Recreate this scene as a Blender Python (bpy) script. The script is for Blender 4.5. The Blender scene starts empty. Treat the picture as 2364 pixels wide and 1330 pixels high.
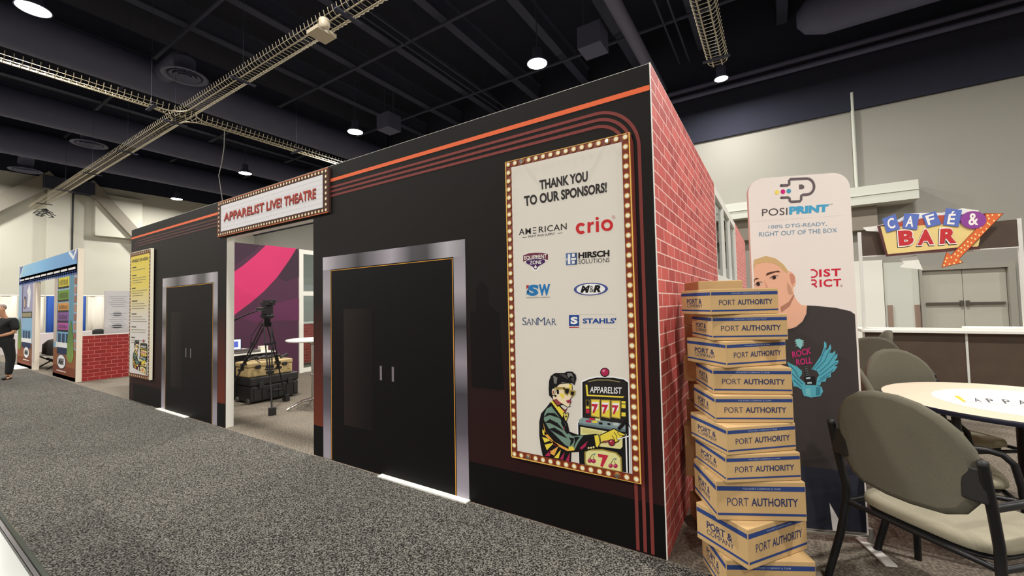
import bpy, bmesh, math, random
from mathutils import Vector, Matrix
from mathutils.geometry import tessellate_polygon
random.seed(7)
S = bpy.context.scene
COL = S.collection
PI = math.pi
# ------------------------------------------------------------------ camera
FPX, YAW, PIT, ROL = 955.9, 0.564587, 0.039614, -0.021439
CP = Vector((0.6019, -2.6242, 1.5491))
FW = Vector((-math.sin(YAW)*math.cos(PIT), math.cos(YAW)*math.cos(PIT), math.sin(PIT)))
_r = Vector((math.cos(YAW), math.sin(YAW), 0)); _u = _r.cross(FW)
RT = _r*math.cos(ROL) + _u*math.sin(ROL)
UP = -_r*math.sin(ROL) + _u*math.cos(ROL)
cd = bpy.data.cameras.new('camera'); cam = bpy.data.objects.new('camera', cd); COL.objects.link(cam)
cam.matrix_world = Matrix(((RT.x, UP.x, -FW.x, CP.x), (RT.y, UP.y, -FW.y, CP.y), (RT.z, UP.z, -FW.z, CP.z), (0, 0, 0, 1)))
cd.sensor_fit = 'HORIZONTAL'; cd.sensor_width = 36.0; cd.lens = 36.0*FPX/2364.0
cd.clip_start = 0.02; cd.clip_end = 300
S.camera = cam
# ------------------------------------------------------------------ world, exposure, lamp power
w = bpy.data.worlds.new('hall_air'); S.world = w; w.use_nodes = True
w.node_tree.nodes['Background'].inputs[0].default_value = (0.75, 0.8, 1.0, 1)
w.node_tree.nodes['Background'].inputs[1].default_value = 0.05
S.view_settings.view_transform = 'Standard'; S.view_settings.look = 'None'
S.view_settings.gamma = 1.0; S.view_settings.use_curve_mapping = False
S.view_settings.exposure = 0.0
LAMP_W = 560.0      # watts of each high-bay lamp in the ceiling
LAMP_Z = 9.0

# ------------------------------------------------------------------ measuring: a point of the photo on a real plane of the hall
def ray(px, py): return FW + RT*((px-1182)/FPX) - UP*((py-665)/FPX)
def atx(p, X): d = ray(*p); return CP + d*((X-CP.x)/d.x)
def aty(p, Y): d = ray(*p); return CP + d*((Y-CP.y)/d.y)
def atz(p, Z): d = ray(*p); return CP + d*((Z-CP.z)/d.z)
def atp(p, o, n): d = ray(*p); return CP + d*((o-CP).dot(n)/d.dot(n))

# ------------------------------------------------------------------ materials
def lin(c): c /= 255.0; return c/12.92 if c <= 0.04045 else ((c+0.055)/1.055)**2.4
MATS = {}
def mat(name, rgb, rough=0.6, metal=0.0, var=0.08, scale=30.0, bump=0.0, spec=0.5, emit=0.0, k=1.0):
    key = (name, rgb, rough, metal, var, scale, bump, emit, k)
    if key in MATS: return MATS[key]
    m = bpy.data.materials.new(name); m.use_nodes = True; nt = m.node_tree; b = nt.nodes['Principled BSDF']
    c = tuple(min(0.95, lin(x)*k) for x in rgb)
    if emit > 0:
        b.inputs['Emission Color'].default_value = (*c, 1); b.inputs['Emission Strength'].default_value = emit
    tc = nt.nodes.new('ShaderNodeTexCoord'); nz = nt.nodes.new('ShaderNodeTexNoise'); nz.inputs['Scale'].default_value = scale; nz.inputs['Detail'].default_value = 4
    nt.links.new(tc.outputs['Object'], nz.inputs['Vector'])
    mx = nt.nodes.new('ShaderNodeMix'); mx.data_type = 'RGBA'
    mx.inputs['A'].default_value = tuple(x*(1-var) for x in c)+(1,); mx.inputs['B'].default_value = tuple(min(1, x*(1+var)) for x in c)+(1,)
    nt.links.new(nz.outputs['Fac'], mx.inputs['Factor']); nt.links.new(mx.outputs['Result'], b.inputs['Base Color'])
    b.inputs['Roughness'].default_value = rough; b.inputs['Metallic'].default_value = metal; b.inputs['Specular IOR Level'].default_value = spec
    if bump > 0:
        bp = nt.nodes.new('ShaderNodeBump'); bp.inputs['Strength'].default_value = bump; bp.inputs['Distance'].default_value = 0.01
        nt.links.new(nz.outputs['Fac'], bp.inputs['Height']); nt.links.new(bp.outputs['Normal'], b.inputs['Normal'])
    MATS[key] = m
    return m
def ink(rgb, k=1.05, rough=0.55): return mat('ink', rgb, rough, 0, 0.03, 200, 0, 0.2, 0, k)
def ramp_mat(name, axis, stops, rough=0.4, metal=0.0, scale=1.0, spec=0.5, off=0.0):
    m = bpy.data.materials.new(name); m.use_nodes = True; nt = m.node_tree; b = nt.nodes['Principled BSDF']
    tc = nt.nodes.new('ShaderNodeTexCoord'); sp = nt.nodes.new('ShaderNodeSeparateXYZ'); nt.links.new(tc.outputs['Object'], sp.inputs[0])
    mu = nt.nodes.new('ShaderNodeMath'); mu.operation = 'MULTIPLY_ADD'; mu.inputs[1].default_value = scale; mu.inputs[2].default_value = off
    nt.links.new(sp.outputs['XYZ'.index(axis)], mu.inputs[0])
    r = nt.nodes.new('ShaderNodeValToRGB'); nt.links.new(mu.outputs[0], r.inputs[0])
    e = r.color_ramp.elements
    while len(e) < len(stops): e.new(0.5)
    for el, (p, c) in zip(e, stops): el.position = p; el.color = (lin(c[0]), lin(c[1]), lin(c[2]), 1)
    nt.links.new(r.outputs[0], b.inputs['Base Color']); b.inputs['Roughness'].default_value = rough; b.inputs['Metallic'].default_value = metal
    b.inputs['Specular IOR Level'].default_value = spec
    return m
def brick_mat(name, ax, c1, c2, mortar, bw=0.213, bh=0.085, ms=0.0045, rough=0.6):
    m = bpy.data.materials.new(name); m.use_nodes = True; nt = m.node_tree; b = nt.nodes['Principled BSDF']
    tc = nt.nodes.new('ShaderNodeTexCoord'); sp = nt.nodes.new('ShaderNodeSeparateXYZ'); cb = nt.nodes.new('ShaderNodeCombineXYZ')
    nt.links.new(tc.outputs['Object'], sp.inputs[0]); nt.links.new(sp.outputs['XYZ'.index(ax)], cb.inputs[0]); nt.links.new(sp.outputs[2], cb.inputs[1])
    t = nt.nodes.new('ShaderNodeTexBrick'); nt.links.new(cb.outputs[0], t.inputs['Vector'])
    for n, c in (('Color1', c1), ('Color2', c2), ('Mortar', mortar)): t.inputs[n].default_value = (lin(c[0]), lin(c[1]), lin(c[2]), 1)
    t.inputs['Scale'].default_value = 1; t.inputs['Mortar Size'].default_value = ms; t.inputs['Mortar Smooth'].default_value = 0.1
    t.inputs['Brick Width'].default_value = bw; t.inputs['Row Height'].default_value = bh; t.inputs['Bias'].default_value = 0
    nz = nt.nodes.new('ShaderNodeTexNoise'); nz.inputs['Scale'].default_value = 90; nt.links.new(tc.outputs['Object'], nz.inputs['Vector'])
    mx = nt.nodes.new('ShaderNodeMix'); mx.data_type = 'RGBA'; mx.blend_type = 'MULTIPLY'; mx.inputs['Factor'].default_value = 0.25
    nt.links.new(t.outputs['Color'], mx.inputs['A']); nt.links.new(nz.outputs['Fac'], mx.inputs['B'])
    nt.links.new(mx.outputs['Result'], b.inputs['Base Color']); b.inputs['Roughness'].default_value = rough; b.inputs['Specular IOR Level'].default_value = 0.3
    return m
def carpet_mat(name, dark, light, scale, bump, lo=0.42, hi=0.62):
    m = bpy.data.materials.new(name); m.use_nodes = True; nt = m.node_tree; b = nt.nodes['Principled BSDF']
    tc = nt.nodes.new('ShaderNodeTexCoord')
    n1 = nt.nodes.new('ShaderNodeTexNoise'); n1.inputs['Scale'].default_value = scale; n1.inputs['Detail'].default_value = 3
    n2 = nt.nodes.new('ShaderNodeTexNoise'); n2.inputs['Scale'].default_value = 1.3; n2.inputs['Detail'].default_value = 3
    for n in (n1, n2): nt.links.new(tc.outputs['Object'], n.inputs['Vector'])
    r = nt.nodes.new('ShaderNodeValToRGB'); nt.links.new(n1.outputs['Fac'], r.inputs[0]); e = r.color_ramp.elements
    e[0].position = lo; e[1].position = hi
    e[0].color = (*[lin(c) for c in dark], 1); e[1].color = (*[lin(c) for c in light], 1)
    mx = nt.nodes.new('ShaderNodeMix'); mx.data_type = 'RGBA'; mx.blend_type = 'MULTIPLY'; mx.inputs['Factor'].default_value = 0.35
    nt.links.new(r.outputs[0], mx.inputs['A']); nt.links.new(n2.outputs['Fac'], mx.inputs['B']); nt.links.new(mx.outputs['Result'], b.inputs['Base Color'])
    b.inputs['Roughness'].default_value = 0.95; b.inputs['Specular IOR Level'].default_value = 0.1
    bp = nt.nodes.new('ShaderNodeBump'); bp.inputs['Strength'].default_value = bump; bp.inputs['Distance'].default_value = 0.012
    nt.links.new(n1.outputs['Fac'], bp.inputs['Height']); nt.links.new(bp.outputs['Normal'], b.inputs['Normal'])
    return m
def glass_mat(name, tint=(225, 235, 235)):
    m = bpy.data.materials.new(name); m.use_nodes = True; nt = m.node_tree
    for n in list(nt.nodes): nt.nodes.remove(n)
    o = nt.nodes.new('ShaderNodeOutputMaterial'); t = nt.nodes.new('ShaderNodeBsdfTransparent'); g = nt.nodes.new('ShaderNodeBsdfGlossy'); mx = nt.nodes.new('ShaderNodeMixShader'); fr = nt.nodes.new('ShaderNodeFresnel')
    t.inputs[0].default_value = (*[lin(c) for c in tint], 1); g.inputs['Roughness'].default_value = 0.03; fr.inputs[0].default_value = 1.35
    nt.links.new(fr.outputs[0], mx.inputs[0]); nt.links.new(t.outputs[0], mx.inputs[1]); nt.links.new(g.outputs[0], mx.inputs[2]); nt.links.new(mx.outputs[0], o.inputs[0])
    return m

# ------------------------------------------------------------------ mesh building
PM = {}
class MB:
    def __init__(s): s.v, s.f, s.mi, s.sm, s.mats = [], [], [], [], []
    def mid(s, m):
        if m not in s.mats: s.mats.append(m)
        return s.mats.index(m)
    def add(s, vs, fs, m=None, smooth=False):
        o = len(s.v); s.v += [Vector(p) for p in vs]; i = s.mid(m) if m else 0
        for f in fs: s.f.append([o+j for j in f]); s.mi.append(i); s.sm.append(smooth)
        return s
    def obox(s, c, ax, ay, az, m=None):
        c = Vector(c); P = [c+ax*a+ay*b+az*d for a in (-1, 1) for b in (-1, 1) for d in (-1, 1)]
        fs = [(0, 1, 3, 2), (4, 6, 7, 5), (0, 4, 5, 1), (2, 3, 7, 6), (0, 2, 6, 4), (1, 5, 7, 3)]
        if ax.cross(ay).dot(az) < 0: fs = [f[::-1] for f in fs]
        return s.add(P, fs, m)
    def box(s, x0, y0, z0, x1, y1, z1, m=None):
        return s.obox(((x0+x1)/2, (y0+y1)/2, (z0+z1)/2), Vector((abs(x1-x0)/2, 0, 0)), Vector((0, abs(y1-y0)/2, 0)), Vector((0, 0, abs(z1-z0)/2)), m)
    def tube(s, pts, r, n=8, m=None, cap=True):
        pts = [Vector(p) for p in pts]; N = len(pts); R = r if isinstance(r, (list, tuple)) else [r]*N
        t0 = (pts[1]-pts[0]).normalized(); a = t0.orthogonal().normalized(); vs = []
        for i, p in enumerate(pts):
            t = ((pts[min(i+1, N-1)]-pts[max(i-1, 0)])).normalized()
            a = (a - t*a.dot(t)).normalized(); b = t.cross(a)
            vs += [p + (a*math.cos(2*PI*k/n)+b*math.sin(2*PI*k/n))*R[i] for k in range(n)]
        fs = [(i*n+k, i*n+(k+1) % n, (i+1)*n+(k+1) % n, (i+1)*n+k) for i in range(N-1) for k in range(n)]
        s.add(vs, fs, m, True)
        if cap: s.add(vs[:n], [tuple(range(n))[::-1]], m); s.add(vs[-n:], [tuple(range(n))], m)
        return s
    def lathe(s, prof, c, n=24, m=None, axis=None):
        c = Vector(c); vs = []
        for r, z in prof: vs += [c+Vector((r*math.cos(2*PI*k/n), r*math.sin(2*PI*k/n), z)) for k in range(n)]
        return s.add(vs, [(i*n+k, i*n+(k+1) % n, (i+1)*n+(k+1) % n, (i+1)*n+k) for i in range(len(prof)-1) for k in range(n)], m, True)
    def fill(s, loops, m=None, n=None):
        loops = [[Vector(p) for p in l] for l in loops]; flat = [p for l in loops for p in l]
        tr = tessellate_polygon(loops); fs = []
        for t in tr:
            a, b, c = (flat[i] for i in t); nn = (b-a).cross(c-a)
            fs.append(tuple(t) if n is None or nn.dot(n) > 0 else tuple(t)[::-1])
        return s.add(flat, fs, m)
    def extr(s, loop, vec, m=None):
        loop = [Vector(p) for p in loop]; vec = Vector(vec); n = len(loop)
        s.fill([loop], m, -vec); s.fill([[p+vec for p in loop]], m, vec)
        nn = Vector((0, 0, 0))
        for i in range(n): nn += loop[i].cross(loop[(i+1) % n])
        fl = nn.dot(vec) > 0; vs = loop+[p+vec for p in loop]
        fs = [(i, (i+1) % n, n+(i+1) % n, n+i) for i in range(n)]
        return s.add(vs, fs if fl else [f[::-1] for f in fs], m)
    def build(s, name, m=None, parent=None, bevel=0, sub=0):
        me = bpy.data.meshes.new(name)
        if parent is not None and parent in PM: iv = PM[parent].inverted(); V = [iv @ p for p in s.v]
        else: V = s.v
        me.from_pydata([tuple(p) for p in V], [], s.f)
        for mm in (s.mats or ([m] if m else [])): me.materials.append(mm)
        me.polygons.foreach_set('material_index', s.mi); me.polygons.foreach_set('use_smooth', s.sm); me.update()
        o = bpy.data.objects.new(name, me); COL.objects.link(o)
        if parent is not None: o.parent = parent; PM[o] = PM.get(parent, Matrix())
        else: PM[o] = Matrix()
        if bevel:
            b = o.modifiers.new('bevel', 'BEVEL'); b.width = bevel; b.segments = 2; b.limit_method = 'ANGLE'
        return o
def tag(o, label, cat, group=None):
    o['label'] = label; o['category'] = cat
    if group: o['group'] = group
    return o
def thing(name, label, cat, loc=(0, 0, 0), rz=0.0, group=None):
    o = bpy.data.objects.new(name, None); COL.objects.link(o); o.location = loc; o.rotation_euler = (0, 0, rz); o.empty_display_size = 0.1
    PM[o] = Matrix.Translation(Vector(loc)) @ Matrix.Rotation(rz, 4, 'Z')
    return tag(o, label, cat, group)
def struct(name, mb, m=None):
    o = mb.build(name, m); o['kind'] = 'structure'; return o
def dup(root, loc, rz, label=None):
    def cp(o, par):
        c = o.copy(); COL.objects.link(c)
        if par: c.parent = par
        for ch in [x for x in bpy.data.objects if x.parent is o]: cp(ch, c)
        return c
    r = cp(root, None); r.location = loc; r.rotation_euler = (0, 0, rz)
    if label: r['label'] = label
    return r
# text outlines (built-in font) as flat meshes in a unit box
_T = {}
def glyphs(s, bold=0.0, shear=0.0, space=1.0):
    k = (s, bold, shear, space)
    if k in _T: return _T[k]
    c = bpy.data.curves.new('t', 'FONT'); c.body = s; c.offset = bold; c.shear = shear; c.space_character = space; c.resolution_u = 3; c.fill_mode = 'FRONT'
    o = bpy.data.objects.new('t', c); me = bpy.data.meshes.new_from_object(o)
    V = [(v.co.x, v.co.y) for v in me.vertices]; F = [tuple(p.vertices) for p in me.polygons]
    x0 = min(v[0] for v in V); x1 = max(v[0] for v in V); y0 = min(v[1] for v in V); y1 = max(v[1] for v in V)
    V = [((x-x0)/(x1-x0), (y-y0)/(y1-y0)) for x, y in V]
    bpy.data.objects.remove(o); bpy.data.curves.remove(c); bpy.data.meshes.remove(me)
    _T[k] = (V, F); return _T[k]
class Print:
    """flat print on a real surface: fn maps a 2-D point to the surface, n is its outward normal"""
    def __init__(s, fn, n, step=0.0006): s.fn, s.n, s.st, s.mb = fn, Vector(n).normalized(), step, MB()
    def P(s, p, L): return s.fn(p) + s.n*(s.st*L)
    def poly(s, pts, m, L=1, holes=()):
        s.mb.fill([[s.P(p, L) for p in pts]]+[[s.P(p, L) for p in h] for h in holes], m, s.n); return s
    def circ(s, c, rx, m, L=1, ry=None, n=20, rot=0.0):
        ry = ry or rx
        return s.poly([(c[0]+rx*math.cos(a)*math.cos(rot)-ry*math.sin(a)*math.sin(rot), c[1]+rx*math.cos(a)*math.sin(rot)+ry*math.sin(a)*math.cos(rot)) for a in [2*PI*k/n for k in range(n)]], m, L)
    def line(s, pts, w, m, L=1):
        pts = [Vector((p[0], p[1])) for p in pts]; N = len(pts)
        l, r = [], []
        for i, p in enumerate(pts):
            t = (pts[min(i+1, N-1)]-pts[max(i-1, 0)]).normalized(); nn = Vector((-t.y, t.x))*(w/2)
            l.append(p+nn); r.append(p-nn)
        vs = [s.P(p, L) for p in l]+[s.P(p, L) for p in r]
        for i in range(N-1):
            q = [vs[i], vs[i+1], vs[N+i+1], vs[N+i]]
            f = (q[1]-q[0]).cross(q[2]-q[0]).dot(s.n) > 0
            s.mb.add(q, [(0, 1, 2, 3) if f else (3, 2, 1, 0)], m)
        return s
    def text(s, t, quad, m, L=2, bold=0.0, shear=0.0, space=1.0):
        V, F = glyphs(t, bold, shear, space); tl, tr, br, bl = (Vector((q[0], q[1])) for q in quad)
        W = [s.P((bl*(1-x)+br*x)*(1-y)+(tl*(1-x)+tr*x)*y, L) for x, y in V]
        G = []
        for f in F:
            nn = (W[f[1]]-W[f[0]]).cross(W[f[2]]-W[f[0]]); G.append(f if nn.dot(s.n) >= 0 else f[::-1])
        s.mb.add(W, G, m); return s
    def build(s, name, parent): return s.mb.build(name, None, parent)
def rect(x0, y0, x1, y1): return [(x0, y0), (x1, y0), (x1, y1), (x0, y1)]
def quad(x0, y0, x1, y1): return [(x0, y1), (x1, y1), (x1, y0), (x0, y0)]     # text box, metres, y up
def arc(c, r, a0, a1, n=12): return [(c[0]+r*math.cos(a0+(a1-a0)*k/n), c[1]+r*math.sin(a0+(a1-a0)*k/n)) for k in range(n+1)]
# ------------------------------------------------------------------ the hall
M_floor = carpet_mat('booth_carpet', (110, 102, 92), (152, 142, 128), 60, 0.25)
M_aisle = carpet_mat('aisle_carpet', (38, 36, 34), (164, 160, 151), 110, 1.0, 0.42, 0.68)
M_wall = mat('painted_hall_wall', (200, 198, 184), 0.8, 0, 0.05, 0.6)
M_wallr = mat('grey_hall_wall', (146, 144, 136), 0.8, 0, 0.06, 0.5)
M_dark = mat('black_ceiling_paint', (32, 34, 50), 0.9, 0, 0.15, 2)
M_beam = mat('dark_steel', (52, 55, 74), 0.8, 0, 0.15, 3)
M_duct = mat('dark_painted_duct', (80, 82, 106), 0.7, 0, 0.12, 2)
M_galv = mat('galvanised_wire', (172, 162, 138), 0.45, 0.4, 0.1, 20)
b = MB(); b.box(-37, -26, -0.2, 21, 16, 0.0); struct('floor', b, M_floor)
b = MB(); b.box(-35.9, -7, 0.0004, 6, -0.02, 0.003)
tag(b.build('aisle_carpet', M_aisle), 'long speckled dark grey aisle carpet in front of the black walls', 'carpet')
b = MB(); b.box(-37, -26, 13, 21, 16, 13.3); struct('ceiling', b, M_dark)
b = MB(); b.box(-36.3, -26, 0, -36, 16, 9.75); struct('wall_left', b, M_wall)
b = MB(); b.box(-36.35, -26, 9.75, -35.9, 16, 13); struct('trim_1', b, M_dark)
b = MB(); b.box(-36, 15, 0, 21, 15.3, 7.75); struct('wall_back', b, M_wallr)
b = MB(); b.box(-36, 14.9, 7.75, 21, 15.3, 13); struct('trim_2', b, M_dark)
b = MB(); b.box(20.7, -26, 0, 21, 15, 13); struct('wall_right', b, M_wallr)
b = MB(); b.box(-36, -26, 0, 20.7, -25.7, 13); struct('wall_front', b, M_wallr)
# bulkhead and pale bays of the back wall, conduit, doors
M_pale = mat('pale_wall_panel', (196, 198, 188), 0.7, 0, 0.03, 1)
b = MB(); b.box(-8, 14.2, 4.45, 4.35, 15, 5.02); b.box(-8, 14.17, 4.72, 4.35, 14.2, 4.735); struct('trim_3', b, M_pale)
b = MB(); b.box(-8, 14.6, 3.7, 3.45, 15, 4.45); struct('trim_4', b, mat('beige_recess', (138, 130, 118), 0.8))
b = MB(); b.box(0.5, 14.88, 0, 3.55, 15, 2.72); struct('trim_5', b, mat('white_bay', (222, 222, 212), 0.6, 0, 0.02, 2))
b = MB(); b.box(3.57, 14.92, 0, 4.38, 15, 2.62); struct('trim_6', b, M_pale)
b = MB(); b.box(3.62, 14.88, 0, 3.74, 14.92, 1.27); b.box(4.25, 14.88, 0, 4.375, 14.92, 1.27); struct('trim_7', b, mat('brown_kick_strip', (140, 118, 104), 0.6))
b = MB(); b.tube([(3.03, 14.93, 5.0), (3.03, 14.93, 8.35)], 0.05, 8); tag(b.build('conduit_pipe', M_pale), 'thin pale vertical conduit running up the grey back wall', 'pipe')
M_door = mat('painted_steel_door', (172, 170, 158), 0.55, 0, 0.03, 2)
dr = thing('door_1', 'double grey steel exit door behind the cafe counter', 'door', (5.33, 15, 0)); dr['kind'] = 'structure'; dr.name = 'door_1'
for x in (4.45, 5.335):
    l = MB().box(x, 14.93, 0.01, x+0.875, 14.985, 2.3).build('door_leaf', M_door, dr, 0.004)
    s = 1 if x < 5 else -1; x0, x1 = (x+0.06, x+0.84) if s > 0 else (x+0.035, x+0.815)
    pb = MB(); pb.box(x0, 14.86, 1.26, x1, 14.9, 1.33); xe = x1-0.05 if s > 0 else x0
    pb.box(xe, 14.84, 1.22, xe+0.06, 14.93, 1.38); pb.box(x0+0.3, 14.858, 1.275, x0+0.33, 14.93, 1.315)
    pb.build('push_bar', mat('steel_push_bar', (120, 116, 108), 0.3, 0.9), dr)
fb = MB(); fb.box(4.39, 14.8, 0, 4.445, 15, 2.31); fb.box(6.22, 14.8, 0, 6.36, 15, 2.31); fb.box(4.39, 14.8, 2.31, 6.36, 15, 2.47)
fb.build('door_frame', mat('door_frame_paint', (146, 143, 133), 0.6), dr)
# inverted-V brace and column against the left wall
M_brace = mat('grey_brace_paint', (138, 132, 120), 0.8, 0, 0.05, 1)
def bar(p, q, w, d, m, b):
    p, q = Vector(p), Vector(q); t = q-p; az = t/2; ay = Vector((-1, 0, 0)).cross(t).normalized()*(w/2)
    b.obox((p+q)/2, Vector((d/2, 0, 0)), ay, az, m)
br = thing('wall_brace', 'grey inverted V steel brace leaning on the pale left hall wall', 'brace', (-35.6, 4.2, 0))
b = MB(); bar((-35.6, 3.5, 9.75), (-35.6, -0.9, 5.6), 0.75, 0.5, None, b); b.build('brace_leg', M_brace, br)
b = MB(); bar((-35.6, 4.9, 9.75), (-35.6, 9.3, 4.2), 0.62, 0.5, None, b); b.build('brace_leg', M_brace, br)
b = MB(); b.box(-35.95, 3.0, 9.0, -35.3, 5.2, 9.75); b.build('gusset_plate', M_beam, br)
b = MB(); b.box(-35.99, 3.25, 0, -35.7, 4.28, 9.0); b.box(-35.99, 4.29, 0, -35.85, 4.36, 9.2)
struct('trim_8', b, M_wall)
b = MB(); b.tube([(-35.68, 4.31, 3.0), (-35.68, 4.31, 8.95)], 0.05, 6); struct('trim_10', b, mat('black_pipe', (20, 20, 22), 0.5))
b = MB(); b.box(-35.99, 5.3, 6.5, -35.6, 7.6, 9.2); struct('trim_9', b, M_wall)

# ------------------------------------------------------------------ ceiling steel, ducts, pipes
for i, x in enumerate([-33.5, -30.9, -28.3, -25.7, -22.0, -19.6, -16.2, -13.6, -11.2, -8.7, -6.2, -3.9, -1.4, 1.2, 3.8, 6.4]):
    b = MB(); b.box(x-0.16, -20, 11.4, x+0.16, 14.9, 11.45); b.box(x-0.02, -20, 11.45, x+0.02, 14.9, 12.1); b.box(x-0.16, -20, 12.1, x+0.16, 14.9, 12.15)
    tag(b.build('roof_joist', M_beam), 'dark steel roof joist running front to back under the black ceiling', 'beam', 'roof joists')
for y in (-8, -4.2, -0.6, 3.2, 7.9, 12.2):
    b = MB(); b.tube([(-35.8, y, 11.2), (10, y, 11.2)], 0.06, 8)
    for x in range(-34, 10, 6): b.tube([(x, y, 11.26), (x, y, 13)], 0.012, 5)
    tag(b.build('ceiling_conduit', M_beam), 'thin dark conduit crossing the joists under the ceiling', 'pipe', 'conduits across the joists')
for x0 in (-10.2, -2.2):
    b = MB()
    for k in (0, 0.35): b.tube([(x0+k, -6, 10.9), (x0+k, 14.6, 10.9)], 0.035, 6)
    tag(b.build('twin_conduit', M_beam), 'pair of thin dark conduits running front to back '+('over the theatre sign' if x0 < -5 else 'above the brick side wall'), 'pipe')
def duct(label, pts, r, m=M_duct, branch=None, dif=None):
    if not branch: b = MB(); b.tube(pts, r, 28); return tag(b.build('air_duct', m), label, 'duct')
    t = thing('air_duct', label, 'duct', pts[0])
    b = MB(); b.tube(pts, r, 28); b.build('duct_body', m, t)
    if branch:
        b = MB(); b.tube(branch, 0.3, 20); b.build('duct_branch', m, t)
        b = MB(); b.lathe([(0.28, 0.55), (0.28, 0.12), (0.62, 0.0), (0.64, -0.03), (0.5, -0.02), (0.48, 0.05)], dif, 32); d = b.build('ceiling_diffuser', m, t)
        b = MB()
        for q in (0.42, 0.28, 0.14): b.lathe([(q-0.1, 0.05), (q, -0.03), (q+0.01, -0.02), (q-0.08, 0.07)], dif, 28)
        b.build('diffuser_rings', m, d)
duct('large round dark duct with a round diffuser, nearest the cable tray junction', [(-18, -10, 10), (-18, 14.5, 10)], 0.62, M_duct, [(-18, 3.0, 10), (-16.1, 3.0, 10), (-15.75, 3.0, 9.9), (-15.6, 3.0, 9.6)], (-15.6, 3.0, 9.35))
duct('large round dark duct with a round diffuser, left of the tray junction', [(-24.75, -10, 10), (-24.75, 14.5, 10)], 0.6, M_duct, [(-24.75, 2.9, 10), (-25.5, 2.9, 10), (-25.7, 2.9, 9.9), (-25.75, 2.9, 9.6)], (-25.75, 2.9, 9.35))
duct('large round dark duct with a round diffuser, nearest the left hall wall', [(-31, -10, 10.2), (-31, 14.5, 10.2)], 0.7, M_duct, [(-31, 2.0, 10.2), (-32.5, 2.0, 10.1), (-32.9, 2.0, 9.9), (-33, 2.0, 9.6)], (-33, 2.0, 9.3))
duct('narrow dark duct meeting the corner of the brick side wall', [(-2.9, 3, 10), (-2.9, 14.5, 10)], 0.2, mat('grey_duct', (98, 98, 118), 0.7))
duct('fat dark duct with rounded end above the cafe', [(1.5, 12.5, 10), (1.7, 12.5, 10), (2.2, 12.5, 10), (12, 12.5, 10)], [0.2, 0.45, 0.6, 0.6])
for c, l in (((-4.0, 9.8, 10), 'right of the brightest lamp'), ((-14.0, 10.2, 10), 'right of the lamp over the theatre sign')):
    b = MB(); b.box(c[0]-0.38, c[1]-0.38, 9.6, c[0]+0.38, c[1]+0.38, 10.3)
    for dx in (-0.3, 0.3): b.tube([(c[0]+dx, c[1], 10.3), (c[0]+dx, c[1], 13)], 0.012, 5)
    tag(b.build('fan_coil_box', M_duct, None, 0.03), 'dark square fan box hanging from the ceiling '+l, 'fan unit')
for y, z in ((14.5, 9.75), (14.5, 9.45)):
    b = MB(); b.tube([(-6, y, z), (18, y, z)], 0.09, 8)
    tag(b.build('wall_pipe', M_duct), 'dark horizontal pipe along the top of the back wall, the '+('upper' if z > 9.6 else 'lower')+' of two', 'pipe')

# ------------------------------------------------------------------ cable trays
def tray(T, a, bb, skip=None, hang=(2.2, 4.3)):
    a, bb = Vector(a), Vector(bb); t = (bb-a).normalized(); sd = Vector((-t.y, t.x, 0)); L = (bb-a).length
    for k in (-0.1, 0.1, -0.2, 0.2):
        z = 0 if abs(k) < 0.15 else 0.07; rr = 0.016 if abs(k) < 0.15 else 0.007; r = MB(); o_ = sd*k+Vector((0, 0, z))
        segs = [(a, bb)] if skip is None else [(a, a+t*(skip-0.55)), (a+t*(skip+0.55), bb)]
        for p, q in segs: r = MB(); r.tube([p+o_, q+o_], rr, 5); r.build('rail_wire', M_galv, T)
    r = MB(); n = int(L/0.14)
    for i in range(n):
        c = a+t*(i+0.5)*L/n
        r.tube([c-sd*0.24+Vector((0, 0, 0.16)), c-sd*0.21+Vector((0, 0, 0.06)), c-sd*0.14, c+sd*0.14, c+sd*0.21+Vector((0, 0, 0.06)), c+sd*0.24+Vector((0, 0, 0.16))], 0.008, 4, None, False)
    o = r.build('rib_wires', M_galv, T); o['kind'] = 'stuff'
    x = hang[0]
    while x < L-0.2:
        c = a+t*x; r = MB(); r.box(c.x-0.05-abs(sd.x)*0.25, c.y-0.05-abs(sd.y)*0.25, c.z-0.04, c.x+0.05+abs(sd.x)*0.25, c.y+0.05+abs(sd.y)*0.25, c.z-0.015)
        r.tube([c, c+Vector((0, 0, 13-c.z))], 0.006, 5); r.build('hanger', M_beam, T); x += hang[1]
TZ, TX, TY = 7.5, -14.45, 2.58
TRAY = T = thing('cable_tray', 'galvanised wire cable trays joined in a cross under the dark ceiling', 'cable tray', (TX, TY, TZ))
tray(T, (-34.5, TY, TZ), (-2.0, TY, TZ), 34.5+TX); tray(T, (TX, -9, TZ+0.01), (TX, 13, TZ+0.01), 9+TY)
MB().box(-7.6, TY-0.22, TZ-0.1, -7.2, TY+0.22, TZ-0.02).build('junction_box', mat('grey_box', (190, 178, 156), 0.5), T)
b = MB(); b.lathe([(0, -0.2), (0.09, -0.18), (0.11, -0.1), (0.11, 0)], (-7.0, TY-0.2, TZ-0.02), 14); b.build('round_sensor', mat('grey_box', (190, 178, 156), 0.5), T)
for sx in (-1, 1):
    for sy in (-1, 1):
        b = MB(); b.tube([Vector((TX+sx*0.65, TY+sy*0.65, TZ))+Vector((-sx*0.55*math.sin(a), -sy*0.55*math.cos(a), 0)) for a in [PI/2*k/8 for k in range(9)]], 0.02, 6)
        b.build('corner_rail', M_galv, T)
tray(thing('cable_tray', 'narrow wire cable tray above the brick side wall at upper right', 'cable tray', (-0.38, 2, TZ)), (-0.38, 2, TZ-0.02), (-0.38, 8.9, TZ-0.02))
b = MB()
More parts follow.
